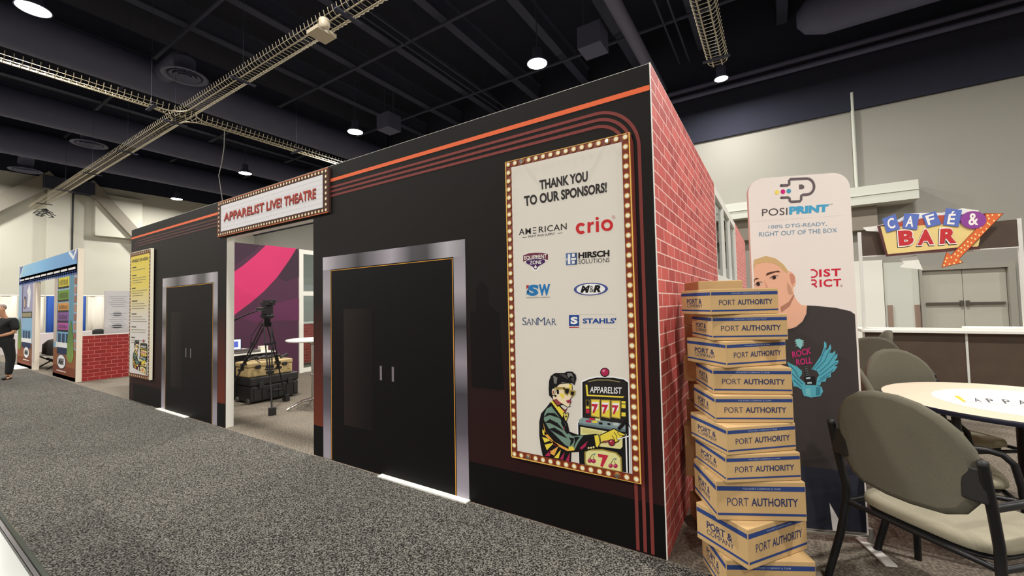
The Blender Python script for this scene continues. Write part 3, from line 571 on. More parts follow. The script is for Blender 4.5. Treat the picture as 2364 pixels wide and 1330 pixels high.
def l2(P_):
    R = ink((204, 44, 50), 1.05)
    def ring(c, ro, ri, a0, a1):
        o = [(c[0]+ro[0]*math.cos(a), c[1]+ro[1]*math.sin(a)) for a in [a0+(a1-a0)*k/24 for k in range(25)]]; i = [(c[0]+ri[0]*math.cos(a), c[1]+ri[1]*math.sin(a)) for a in [a1-(a1-a0)*k/24 for k in range(25)]]
        P_.poly(uq(o+i), R, 4)
    ring((1345, 395), (104, 110), (44, 52), 0.75, 2*PI-0.75)
    ring((1842, 334), (116, 114), (58, 58), 0, 2*PI-0.001)
    P_.poly(uq([(1466, 275), (1520, 270), (1522, 300), (1545, 268), (1588, 262), (1588, 318), (1550, 322), (1524, 350), (1524, 476), (1466, 482)]), R, 4)
    P_.poly(uq([(1625, 258), (1684, 252), (1688, 460), (1630, 466)]), R, 4); P_.circ(uq([(1652, 204)])[0], 32/8.3115, R, 4)
    P_.circ(uq([(1966, 174)])[0], 32/8.3115, ink((190, 120, 110)), 4); P_.circ(uq([(1966, 174)])[0], 25/8.3115, ink((226, 220, 210), 1.08), 5); P_.text('R', uq([(1955, 160), (1978, 158), (1978, 188), (1955, 190)]), R, 6)
def l3(P_):
    MV = ink((112, 46, 72), 1.05); PU = ink((74, 36, 96), 1.0); W_ = ink((246, 240, 232), 1.1)
    P_.poly(uq([(224, 905), (330, 866), (470, 850), (610, 856), (718, 880), (718, 1000), (660, 1020), (660, 1055), (545, 1120), (540, 1170), (500, 1215), (440, 1215), (400, 1180), (400, 1125), (285, 1070), (285, 1040), (224, 1045)]), W_, 3)
    P_.poly(uq([(232, 912), (340, 872), (470, 858), (600, 862), (710, 886), (710, 1000), (600, 978), (470, 970), (340, 990), (232, 1038)]), MV, 4)
    P_.poly(uq([(290, 1018), (350, 995), (470, 978), (600, 985), (652, 1000), (652, 1050), (545, 1110), (515, 1135), (490, 1180), (450, 1180), (425, 1140), (400, 1120), (290, 1062)]), PU, 4)
    P_.text('EQUIPMENT', uq([(252, 925), (685, 885), (680, 985), (256, 1010)]), W_, 5, 0.012, 0, 1.0)
    P_.text('ZONE', uq([(358, 1018), (585, 1005), (582, 1072), (360, 1088)]), W_, 5, 0.015)
    P_.poly(uq([(470, 1092), (492, 1130), (494, 1150), (470, 1166), (446, 1150), (448, 1130)]), W_, 5)
def l4(P_):
    BL = ink((92, 118, 168), 1.05); W_ = ink((236, 236, 236), 1.1); KK = ink((30, 28, 28))
    P_.poly(uq([(1050, 872), (1266, 858), (1266, 1088), (1055, 1104)]), BL, 4)
    P_.poly(uq([(1150, 865), (1266, 858), (1266, 1088), (1200, 1093), (1150, 900)]), ink((70, 92, 142)), 4)
    for r_ in ([(1090, 892), (1135, 888), (1137, 1075), (1092, 1080)], [(1170, 880), (1222, 876), (1222, 938), (1170, 942)], [(1152, 965), (1245, 958), (1245, 996), (1152, 1002)], [(1172, 1018), (1222, 1014), (1222, 1068), (1172, 1072)], [(1064, 965), (1078, 964), (1078, 1012), (1064, 1013)]): P_.poly(uq(r_), W_, 5)
    P_.text('HIRSCH', uq([(1290, 858), (1888, 806), (1888, 932), (1290, 975)]), KK, 4, 0.05)
    P_.text('SOLUTIONS', uq([(1292, 990), (1890, 955), (1890, 1040), (1294, 1080)]), KK, 4, 0.0)
def l5(P_):
    B_ = ink((40, 122, 186), 1.05)
    P_.poly(vq([(292, 238), (345, 234), (335, 265), (296, 320)]), ink((178, 44, 50)), 4); P_.poly(vq([(300, 345), (340, 300), (340, 370), (296, 435)]), ink((44, 104, 160)), 4)
    P_.text('S', vq([(322, 228), (540, 224), (520, 440), (320, 444)]), B_, 4, 0.06); P_.text('W', vq([(530, 220), (752, 212), (748, 438), (528, 440)]), B_, 4, 0.05)
    P_.text('IMAGING SUPPLIES WAREHOUSE', vq([(296, 466), (748, 456), (748, 478), (296, 490)]), ink((110, 104, 104)), 4)
def l6(P_):
    c = vq([(1532, 312)])[0]; P_.circ(c, 328/8.3115, ink((70, 84, 150), 1.05), 4, 122/8.3115, 40, -0.03); P_.circ(vq([(1530, 313)])[0], 274/8.3115, ink((246, 244, 238), 1.1), 5, 103/8.3115, 40, -0.03)
    P_.text('M', vq([(1338, 248), (1515, 240), (1505, 380), (1332, 384)]), ink((20, 18, 20)), 6, 0.06, 0.2); P_.text('R', vq([(1580, 238), (1732, 234), (1722, 372), (1575, 378)]), ink((20, 18, 20)), 6, 0.06, 0.2)
    P_.text('&', vq([(1505, 245), (1598, 240), (1592, 378), (1502, 380)]), ink((246, 244, 238), 1.1), 7, 0.06); P_.text('&', vq([(1512, 252), (1590, 247), (1585, 372), (1508, 374)]), ink((60, 58, 58)), 8, 0.0)
def l7(P_):
    B_ = ink((66, 84, 122), 1.0)
    for s_, q_ in (('S', [(216, 858), (296, 856), (298, 1002), (216, 1004)]), ('AN', [(298, 880), (492, 876), (494, 1002), (298, 1004)]), ('M', [(504, 856), (652, 854), (652, 1002), (506, 1004)]), ('AR', [(660, 876), (866, 874), (866, 1004), (660, 1004)])): P_.text(s_, vq(q_), B_, 4, -0.004)
    for x, y in ((300, 1000), (380, 1002), (400, 880), (490, 880), (510, 1002), (640, 1002), (668, 1002), (770, 1000), (862, 1002)): P_.poly(vq([(x-12, y-3), (x+12, y-3), (x+12, y+5), (x-12, y+5)]), B_, 4)
def l8(P_):
    B_ = ink((34, 74, 148), 1.05); W_ = ink((246, 246, 246), 1.1)
    P_.line(vq([(1305, 800), (2012, 794), (2020, 1064), (1310, 1058)]), 0.35, ink((150, 146, 142)), 3)
    P_.poly(vq([(1110, 808), (1305, 806), (1306, 1018), (1112, 1022)]), B_, 4); P_.text('S', vq([(1142, 845), (1278, 842), (1280, 982), (1142, 986)]), W_, 5, 0.05)
    P_.poly(vq([(1114, 1040), (1306, 1040), (1306, 1054), (1114, 1056)]), ink((190, 50, 56)), 4); P_.text("STAHLS'", vq([(1376, 870), (2018, 866), (2018, 972), (1376, 974)]), B_, 4, 0.04)
for l_ in (l1, l2, l3, l4, l5, l6, l7, l8): logo(l_)
# flat mm for line widths: the drawing is mapped from pixels to the panel, widths given in metres
_o = ps((1160, 800))
pr = Print(FS, (0, -1, 0), 0.0004)
def fi(q):
    w_ = ps((1160+q[0]/3.9118, 800+q[1]/3.9118)); return (w_.x, w_.z)
illustration(pr, fi, 3); pr.build('man_and_slot_machine_drawing', ss)
for x, z in ((-0.929, 2.598), (-0.279, 2.598), (-0.929, 0.457), (-0.279, 0.457)):
    b = MB(); b.tube([(x, SY+0.02, z), (x, SY-0.012, z), (x, SY-0.02, z)], [0.012, 0.016, 0.012], 14); b.build('standoff_screw', mat('chrome', (210, 208, 204), 0.15, 1.0), ss)

# ------------------------------------------------------------------ agenda sign at the far left of the wall
ag = thing('agenda_sign', 'tall yellow to white agenda sign at the far left of the black wall', 'sign', (-8.54, -0.06, 0.44))
AX0, AX1, AZ0, AZ1, AY = -9.03, -8.06, 0.44, 2.605, -0.06
MB().box(AX0, AY, AZ0, AX1, -0.02, AZ1).build('sign_board', mat('cream_board', (244, 238, 214), 0.5), ag)
def FG(p): return Vector((AX0+0.0+p[0]*(AX1-AX0), AY, AZ0+p[1]*(AZ1-AZ0)))
pr = Print(FG, (0, -1, 0)); pr.poly(rect(0.0, 0.0, 0.985, 0.995), ink((116, 72, 44)), 1); pr.build('brown_border', ag)
pr = Print(FG, (0, -1, 0)); pr.poly(rect(.05, .03, .935, .965), ramp_mat('yellow_to_white_print', 'Z', [(0, (226, 222, 222)), (.45, (226, 220, 214)), (.72, (236, 214, 96)), (1, (238, 212, 60))], 0.5, 0, 1/(AZ1-AZ0)), 2); pr.build('agenda_panel', ag)
pr = Print(FG, (0, -1, 0))
for i in range(34):
    for x in (.025, .96): pr.circ((x, .02+i*.028), .012, M_bulb, 3, .006, 8)
for i in range(10):
    for y in (.013, .982): pr.circ((.05+i*.1, y), .013, M_bulb, 3, .006, 8)
pr.build('printed_bulbs', ag)
pr = Print(FG, (0, -1, 0)); tk = ink((84, 78, 60))
pr.text('APPARELIST LIVE! AGENDA', quad(.1, .915, .9, .94), tk, 3, 0.04)
y = .875; rnd = random.Random(3)
for blk in (1, 3, 3, 3, 3, 2, 2):
    pr.poly(rect(.12, y-.005, .12+.18+.1*rnd.random(), y+.004), tk, 3); y -= .022
    for k in range(blk): pr.poly(rect(.12, y-.003, .6+.3*rnd.random(), y+.002), ink((140, 132, 108)), 3); y -= .019
    y -= .024
pr.build('agenda_lettering', ag)
pr = Print(FG, (0, -1, 0), 0.0004)
illustration(pr, lambda q: (.22+(q[0]-330)/840*.72, .03+(1150-q[1])/960*.275), 9); pr.build('man_and_slot_machine_drawing', ag)
# ------------------------------------------------------------------ inside the theatre: tripod, cases, tables
M_bp = mat('black_plastic', (30, 29, 30), 0.5, 0, 0.1, 30); M_blk = mat('black_metal', (26, 26, 28), 0.4, 0.3, 0.08, 30); M_cloth = mat('black_table_cloth', (18, 18, 20), 0.9, 0, 0.1, 8)
def tripod():
    t = thing('camera_tripod', 'black video tripod standing in the booth opening', 'tripod', (-6.2, 0.95, 0)); A = Vector((-6.40, 0.95, 1.42))
    for f in ((-5.69, 0.66, 0.03), (-6.42, 1.27, 0.03), (-6.95, 0.55, 0.03)):
        f = Vector(f); d = (f-A); s = Vector((-d.y, d.x, 0)).normalized(); b = MB(); mid = A+d*0.55
        top = A+d.normalized()*0.1
        for k in (-1, 1): b.tube([top+s*0.055*k, mid+s*0.03*k], 0.011, 6); b.tube([mid+s*0.03*k, A+d*0.62+s*0.02*k], 0.01, 6)
        for q in (0.3, 0.54, 0.6): c = A+d*q; b.obox(c, s*0.055, Vector((0, 0, 0.018)), Vector((s.y, -s.x, 0))*0.02)
        b.tube([mid-d*0.1, f], 0.012, 6)
        l = b.build('leg', M_blk, t); b = MB(); b.obox(f+Vector((0, 0, 0.03)), s*0.05, Vector((0, 0, 0.05)), Vector((s.y, -s.x, 0))*0.035); b.build('rubber_foot', M_bp, l)
    b = MB(); b.lathe([(0.0, -0.16), (0.05, -0.14), (0.05, -0.02), (0.1, 0.0), (0.1, 0.05), (0.0, 0.05)], A, 14); b.build('bowl', M_blk, t)
    b = MB(); b.box(A.x-0.07, A.y-0.06, A.z+0.05, A.x+0.07, A.y+0.06, A.z+0.2); b.box(A.x-0.12, A.y-0.05, A.z+0.2, A.x+0.16, A.y+0.05, A.z+0.25)
    b.tube([(A.x-0.1, A.y-0.09, A.z+0.14), (A.x+0.1, A.y-0.09, A.z+0.14)], 0.035, 10); b.box(A.x-0.04, A.y-0.05, A.z+0.25, A.x+0.2, A.y+0.04, A.z+0.29)
    b.tube([(A.x+0.2, A.y-0.04, A.z+0.24), (A.x+0.28, A.y-0.05, A.z+0.24)], 0.03, 8)
    b.build('fluid_head', M_blk, t, 0.008)
    b = MB(); b.tube([(A.x-0.05, A.y-0.05, A.z+0.14), (A.x-0.25, A.y-0.16, A.z+0.07), (A.x-0.46, A.y-0.26, A.z-0.02)], 0.011, 7); b.tube([(A.x-0.44, A.y-0.25, A.z-0.01), (A.x-0.54, A.y-0.30, A.z-0.06)], 0.016, 8); b.build('pan_handle', M_blk, t)
    b = MB(); b.tube([(A.x-0.1, A.y, A.z), (A.x-0.3, A.y-0.1, A.z-0.3), (A.x-0.36, A.y-0.1, A.z-0.62), (A.x-0.22, A.y, A.z-0.75)], 0.006, 5); b.build('cable', M_bp, t)
tripod()
def case(name, label, c, rz, sx, sy, h, m, wheels):
    t = thing(name, label, 'case', c, rz); Mt = PM[t]
    def W(mb): mb.v = [Mt @ p for p in mb.v]; return mb
    b = MB(); b.box(-sx/2, -sy/2, 0.03 if wheels else 0, sx/2, sy/2, h*0.66); W(b).build('case_body', m, t, 0.02)
    b = MB(); b.box(-sx/2-0.006, -sy/2-0.006, h*0.67, sx/2+0.006, sy/2+0.006, h); W(b).build('lid', m, t, 0.02)
    for i in range(6): b = MB(); x = -sx/2+sx*(i+0.5)/6; b.box(x-0.02, -sy/2-0.012, 0.06, x+0.02, -sy/2+0.01, h*0.6); W(b).build('rib', m, t, 0.005)
    for x in (-sx*0.3, sx*0.3): b = MB(); b.box(x-0.04, -sy/2-0.028, h*0.55, x+0.04, -sy/2, h*0.8); W(b).build('latch', M_bp, t, 0.006)
    b = MB(); b.tube([(-0.1, -sy/2-0.01, h*0.45), (-0.09, -sy/2-0.05, h*0.42), (0.09, -sy/2-0.05, h*0.42), (0.1, -sy/2-0.01, h*0.45)], 0.014, 7); W(b).build('handle', M_bp, t)
    if wheels:
        for y in (-sy/2+0.08, sy/2-0.08): b = MB(); b.tube([(-sx/2-0.02, y, 0.045), (-sx/2+0.03, y, 0.045)], 0.045, 12); W(b).build('wheel', mat('grey_wheel', (84, 82, 80), 0.6), t)
    return t
# long side of the cases faces the opening (+X); near corner (-6.67,0.85)
case('equipment_case', 'large black wheeled equipment case on the floor behind the tripod', (-6.95, 1.24, 0), PI/2, 0.80, 0.52, 0.43, M_bp, True)
case('equipment_case', 'tan hard equipment case lying on the black wheeled case', (-6.97, 1.2, 0.432), PI/2, 0.74, 0.44, 0.24, mat('tan_plastic', (188, 164, 116), 0.55, 0, 0.06, 20), False)
b = MB(); c0 = Vector((-6.95, 1.2, 0.70))
for i in range(5): b.tube([c0+Vector((0.1*math.sin(i*2.1), -0.3+0.13*i, 0.0+0.015*(i % 2))), c0+Vector((-0.08+0.03*i, -0.12+0.12*i, 0.035)), c0+Vector((0.08*math.cos(i), 0.0+0.1*i, 0.01))], 0.022, 6)
tag(b.build('strap_bundle', M_bp), 'bundle of black straps and clamps lying on the tan case', 'straps')
ct = thing('cloth_table', 'black clothed table left of the tripod with white top edge', 'table', (-7.9, 1.1, 0))
MB().box(-8.55, 0.55, 0.0, -7.35, 1.58, 0.755).build('tablecloth', M_cloth, ct, 0.01)
MB().box(-8.57, 0.53, 0.756, -7.33, 1.60, 0.776).build('tabletop', mat('white_laminate', (238, 236, 228), 0.35), ct, 0.004)
lp = thing('laptop', 'small laptop with lit bluish screen at the left end of the cloth table', 'laptop', (-7.95, 1.16, 0.777))
MB().box(-8.05, 0.98, 0.777, -7.82, 1.30, 0.794).build('keyboard_base', M_bp, lp, 0.004)
MB().box(-8.08, 0.96, 0.792, -8.06, 1.32, 1.01).build('screen_back', M_bp, lp)
MB().box(-8.06, 0.975, 0.81, -8.056, 1.305, 0.995).build('screen', mat('lit_screen', (196, 208, 250), 0.4, 0, 0, 5, 0, 0.5, 0.9), lp)
MB().box(-8.056, 1.01, 0.85, -8.054, 1.26, 0.96).build('screen_window', mat('lit_screen_blue', (70, 84, 170), 0.4, 0, 0, 5, 0, 0.5, 0.7), lp)
b = MB(); b.box(-7.7, 0.95, 0.777, -7.42, 1.36, 0.815); b.box(-7.66, 1.0, 0.815, -7.5, 1.3, 0.84); tag(b.build('video_mixer', mat('grey_mixer', (92, 88, 84), 0.5), None, 0.006), 'flat grey control desk lying on the black cloth table', 'mixer')
b = MB(); b.box(-7.62, 1.40, 0.777, -7.52, 1.54, 0.87); tag(b.build('small_white_box', mat('white_box', (232, 226, 206), 0.6), None, 0.004), 'small white box on the right end of the black cloth table', 'box')
bt = thing('bistro_table', 'white round bistro table on one steel pole in the opening', 'table', (-5.62, 1.16, 0)); bc = (-5.62, 1.16, 0)
BX, BY = -5.56, 1.22
b = MB(); b.lathe([(0, 1.045), (0.37, 1.045), (0.385, 1.055), (0.385, 1.07), (0.37, 1.08), (0, 1.08)], (BX, BY, 0), 40); b.build('tabletop', mat('white_laminate', (238, 236, 228), 0.35), bt)
b = MB(); b.tube([(BX, BY, 0.12), (BX, BY, 1.045)], 0.03, 14); b.lathe([(0.03, 0.5), (0.038, 0.5), (0.038, 0.54), (0.03, 0.54)], (BX, BY, 0), 14); b.lathe([(0.03, 0.98), (0.06, 1.0), (0.12, 1.045)], (BX, BY, 0), 16); b.build('pole', mat('chrome', (210, 208, 204), 0.15, 1.0), bt)
for k in range(4):
    a = PI/4+0.35+k*PI/2; b = MB(); b.tube([(BX+0.02*math.cos(a), BY+0.02*math.sin(a), 0.14), (BX+0.15*math.cos(a), BY+0.15*math.sin(a), 0.125), (BX+0.36*math.cos(a), BY+0.36*math.sin(a), 0.02)], [0.03, 0.024, 0.018], 8); b.build('base_foot', mat('chrome', (210, 208, 204), 0.15, 1.0), bt)

# ------------------------------------------------------------------ the neighbouring printed booth at far left
MY = 0.035
mb_ = thing('printed_booth', 'colourful printed booth front with blue awning and open doorway at far left', 'booth', (-16, MY, 0))
VX0, VX1, D0, D1, DZ = -19.25, -12.81, -16.96, -14.86, 2.585
for x0, x1, z0, z1 in ((VX0, D0, 0, H), (D1, VX1, 0, H), (D0, D1, DZ, H)): MB().box(x0, MY+0.004, z0, x1, MY+0.1, z1).build('wall_core', mat('cream_frame', (238, 226, 208), 0.5, 0, 0.02, 3), mb_)
def FM(p): return Vector((p[0], MY+0.002, p[1]))
pm = lambda p: aty(p, MY+0.002)
def V(t): return VX0+(VX1-VX0)*t
sky = ramp_mat('pale_blue_print', 'Z', [(0, (150, 196, 226)), (.5, (132, 186, 222)), (1, (176, 206, 232))], 0.5, 0, 1/3.0)
bb_ = ink((152, 92, 56))
for x0, x1, rs in ((VX0+.02, D0, (((VX0+.35, .85, VX0+.62, 2.6), (170, 176, 214)), ((-17.3, .2, -16.96, 2.6), (214, 200, 196)))), (D1, VX1-.03, (((-13.45, .9, -13.08, 2.62), (98, 148, 172)), ((-14.86, .85, -14.55, 2.62), (206, 190, 178))))):
    P_ = Print(FM, (0, -1, 0), 0.001); P_.poly(rect(x0, 0.72, x1, 2.75), sky, 1)
    for r_, c_ in rs: P_.poly(rect(*r_), ink(c_), 2)
    x1 = x1-.3 if x1 == D0 else x1
    P_.poly(rect(x0, .005, x1, .72), bb_, 2); P_.poly(rect(x0, .005, x1, .30), ink((128, 66, 44)), 3); P_.poly(rect(x0, .005, x1, .09), ink((86, 44, 34)), 3)
    if x0 == D1:
        for k in range(9): P_.poly(rect(-13.05, .75+k*.21, -12.85, .92+k*.21), ink((150, 104, 88)) if k % 2 else ink((176, 130, 112)), 3)
    P_.build('wall_print', mb_)
P_ = Print(FM, (0, -1, 0), 0.001)
P_.poly([(VX0+.25, 2.55), (VX1-.05, 2.55), (VX1-.05, 2.72), (VX0+.25, 2.72)], ink((38, 74, 150)), 4)
P_.poly([(VX0+.02, 2.70), (VX1-.03, 2.70), (VX1-.5, 3.035), (VX0+.6, 3.035)], ramp_mat('blue_awning_print', 'X', [(0, (168, 222, 252)), (.5, (124, 192, 244)), (1, (100, 160, 222))], 0.5, 0, 1/6.4, 0.4, 0.5), 5)
P_.poly(rect(VX0+.02, 2.50, VX1-.05, 2.74), ink((40, 78, 156)), 4)
for k in range(9): P_.poly(rect(VX0+.15+k*.69, 2.585, VX0+.75+k*.69, 2.635), ink((236, 240, 250), 1.15), 6)
for k in range(32): P_.circ((VX0+.12+k*.2, 2.50), .09, ink((40, 78, 156)), 4, .05, 10)
W_ = ink((232, 238, 248), 1.15); P_.poly([(VX0+.02, 3.03), (VX0+.05, 2.72), (VX0+.6, 3.03)], ink((110, 130, 190)), 5); P_.line([(VX0+.05, 3.0), (VX0+.2, 2.72), (VX0+.6, 3.0)], .07, W_, 6); P_.poly([(VX1-.03, 3.03), (VX1-.05, 2.72), (VX1-.5, 3.03)], ink((116, 136, 190)), 5); P_.line([(VX1-.75, 3.03), (VX1-.35, 2.85), (VX1-.12, 3.03)], .09, W_, 6)
P_.build('awning_print', mb_)
P_ = Print(FM, (0, -1, 0), 0.001)
for z0, z1, c_ in ((2.2, 2.44, (222, 204, 60)), (1.88, 2.13, (112, 152, 52)), (1.62, 1.82, (214, 150, 76)), (1.37, 1.59, (134, 84, 156)), (1.15, 1.34, (176, 84, 160))):
    P_.poly(rect(-14.5, z0-.03, -13.5, z1), ink((28, 26, 34)), 3); P_.poly(rect(-14.45, z0+.02, -13.48, z1), ink(c_, 1.1), 4)
    rr = random.Random(int(z0*100))
    for k in range(8): P_.poly(rect(-14.36+k*.1, z0+.05, -14.30+k*.1, z1-.04-rr.random()*.04), ink((int(c_[0]*.55), int(c_[1]*.55), int(c_[2]*.55))), 5)
P_.build('coloured_signs_print', mb_)
for x0, x1, n in ((-14.5, -13.4, 3), (-18.6, -17.4, 3)):
    P_ = Print(FM, (0, -1, 0), 0.001); P_.poly(rect(x0, .88, x1, 1.12), ink((120, 176, 212)), 3)
    for k in range(n): P_.poly(rect(x0+.1+k*.36, .86, x0+.36+k*.36, 1.08), ink((46, 66, 96)), 4)
    P_.poly(rect(x0-.1, .74, x1+.05, .87), ink((244, 246, 250), 1.15), 4); P_.poly(rect(x0, .58, x1, .74), ink((32, 48, 84)), 3)
    P_.build('window_print', mb_)
P_ = Print(FM, (0, -1, 0), 0.001)
P_.poly([(-18.7, 1.64), (-18.7, 1.46), (-17.35, 1.46), (-17.35, 1.64)], ink((44, 42, 44)), 3); P_.poly(rect(-18.65, 1.49, -17.4, 1.61), ink((152, 144, 112)), 4)
P_.poly([(-18.7, 1.64), (-17.3, 1.64), (-17.3, 2.5), (-18.7, 2.45)], ink((164, 164, 198)), 2)
P_.poly([(-18.0, 1.8), (-17.7, 1.75), (-17.55, 2.2), (-17.75, 2.45), (-18.05, 2.25), (-17.9, 2.1)], ink((236, 236, 244), 1.1), 3); P_.poly([(-18.5, 1.75), (-18.1, 1.75), (-18.05, 2.05), (-18.4, 2.1)], ink((120, 118, 156)), 3)
P_.circ((-18.32, 1.92), .16, ink((84, 70, 84)), 4, .2); P_.circ((-18.32, 1.9), .08, ink((216, 190, 170)), 5, .14)
P_.build('poster_print', mb_)
gr = ramp_mat('bush_print', 'Z', [(0, (96, 120, 50)), (.5, (128, 156, 70)), (1, (84, 128, 60))], 0.6, 0, 0.9)
for x, z0, z1, w_ in ((-13.28, .42, 1.42, .3), (-18.95, .5, 1.5, .26)):
    P_ = Print(FM, (0, -1, 0), 0.001); P_.poly([(x-w_, z0+.12), (x-w_*.5, z0), (x+w_*.6, z0), (x+w_, z0+.15), (x+w_*.8, z0+.6), (x+w_*.35, z1-.12), (x, z1), (x-w_*.4, z1-.15), (x-w_*.8, z0+.55)], gr, 6); P_.build('bush_print', mb_)
for cx, cz, rx, rz in ((-14.05, .40, .42, .18), (-17.95, .45, .40, .17)):
    P_ = Print(FM, (0, -1, 0), 0.001); P_.circ((cx, cz), rx, ink((52, 56, 84)), 5, rz, 28); P_.circ((cx, cz), rx*.88, ink((246, 246, 250), 1.15), 6, rz*.9, 28)
    P_.text('M&R', quad(cx-rx*.6, cz-rz*.42, cx+rx*.6, cz+rz*.45), ink((24, 24, 30)), 7, 0.05, 0.15)
    P_.poly(rect(cx-rx*1.05, cz-rz-.06, cx+rx*1.05, cz-rz-.035), ink((226, 214, 206), 1.1), 6)
    P_.build('oval_logo_print', mb_)
MB().box(VX0+.1, MY-.25, 0.0032, VX0+1.6, MY, 0.02).build('base_plate', M_white, mb_)
lb = thing('low_brick_wall', 'low red brick wall on the right side of the colourful far booth', 'low wall', (VX1, MY+.1, 0))
M_lb = brick_mat('red_brick_wall', 'Y', (168, 52, 50), (148, 44, 44), (214, 124, 116), 0.2, 0.0865, 0.005)
MB().box(VX1-0.08, MY+.1, 0, VX1, 1.0, 1.035).build('brick_print', M_lb, lb)
MB().box(VX1-0.09, MY+.1, 1.035, VX1+0.005, 1.0, 1.055).build('white_cap', M_white, lb)
# roll-up banner, chair, folding table, drape line around the far booth
rb = thing('rollup_banner', 'grey roll-up banner with faint text right of the far booth', 'banner', (-13.2, .85, 0))
MB().box(-13.2, .58, 0.09, -13.17, 1.10, 2.09).build('banner_sheet', mat('grey_banner', (196, 194, 196), 0.6, 0, 0.03, 3), rb)
MB().box(-13.25, .56, 0, -13.12, 1.12, 0.09).build('banner_base', mat('chrome', (210, 208, 204), 0.15, 1.0), rb, 0.01)
P_ = Print(lambda p: Vector((-13.168, .58+p[0]*.52, p[1])), (1, 0, 0), 0.001); gk = ink((160, 160, 166))
for k in range(14): P_.poly(rect(.15+.05*(k % 3), 1.95-k*.05-(.12 if k > 5 else 0), .8-.06*((k*2) % 3), 1.965-k*.05-(.12 if k > 5 else 0)), gk, 1)
P_.circ((.45, 1.52), .16, gk, 1, .06); P_.circ((.45, 1.22), .18, gk, 1, .06); P_.build('banner_text', rb)
M_dw = mat('white_drape', (240, 234, 220), 0.8, 0, 0.03, 3); M_db = mat('blue_drape', (38, 84, 170), 0.8, 0, 0.05, 3)
def drape(name, label, y0, y1, m, x=-29.3, z1=2.44, amp=0.06):
    t = thing(name, label, 'drape', (x, y0, 0)); b = MB(); n = max(8, int((y1-y0)/0.06)); vs = []
    for i in range(n+1):
        y = y0+(y1-y0)*i/n; d = amp*math.sin(y*11)+0.02*math.sin(y*27); vs += [(x+d*0.6, y, z1), (x+d, y, 0.02)]
    b.add(vs, [(2*i, 2*i+2, 2*i+3, 2*i+1) for i in range(n)], None, True); o = b.build('drape_cloth', m, t); s_ = o.modifiers.new('thickness', 'SOLIDIFY'); s_.thickness = 0.01
    b = MB(); b.tube([(x, y0-0.03, z1+0.02), (x, y1+0.03, z1+0.02)], 0.03, 8); b.build('drape_rail', M_white, t)
drape('drape', 'white pleated drape left of the far booth behind the standing person', -3.2, 1.35, M_dw)
drape('drape', 'white pleated drape seen inside the doorway of the far booth', 1.45, 2.18, M_dw)
drape('drape', 'blue drape seen through the doorway of the far booth', 2.26, 2.8, M_db)
drape('drape', 'blue drape right of the far booth above its low brick wall', 2.95, 3.62, M_db)
drape('drape', 'white pleated drape between the blue drape and the grey roll-up banner', 3.70, 5.2, M_dw)
b = MB(); b.box(-25.5, 0.4, 0.0, -25.0, 4.4, .77); tag(b.build('skirted_counter', mat('white_skirt', (214, 204, 206), 0.7, 0, 0.03, 2)), 'long pale skirted counter behind the far booth', 'counter')
ft = thing('folding_table', 'low dark folding stand in the doorway of the far booth', 'table', (-17.1, .5, 0))
MB().box(-17.7, .2, 0.34, -16.6, .75, 0.37).build('tabletop', mat('pale_table_edge', (206, 200, 192), 0.5), ft)
for x in (-17.65, -16.7):
    b = MB(); b.tube([(x, .22, 0.0), (x+.04, .72, 0.34)], 0.02, 6); b.tube([(x+.04, .22, 0.34), (x, .72, 0.0)], 0.02, 6); b.build('leg', M_blk, ft)
b = MB()
for k in range(4): b.lathe([(0, 0), (0.2-.01*k, 0.02), (0.19-.01*k, 0.3), (0.08, 0.42+.03*(k % 2)), (0, 0.44+.03*(k % 2))], (-17.5+.23*k, .45+.04*(k % 2), 0.372), 9)
tag(b.build('dark_bags', mat('dark_bag_cloth', (46, 40, 40), 0.8)), 'heap of dark bags on the folding stand in the far booth doorway', 'bags')
cb = thing('office_chair', 'dark chair back showing above the low red brick wall', 'chair', (-16, 1.2, 0))
MB().box(-16.2, 1.02, 0.62, -16.1, 1.27, 1.09).build('backrest', M_bp, cb, 0.05); MB().box(-16.15, .96, 0.42, -15.7, 1.44, 0.5).build('seat', M_bp, cb, 0.03)
for x, y in ((-16.1, 1.0), (-16.1, 1.4), (-15.75, 1.0), (-15.75, 1.4)): b = MB(); b.tube([(x, y, 0), (x, y, 0.45)], 0.015, 6); b.build('leg', M_blk, cb)

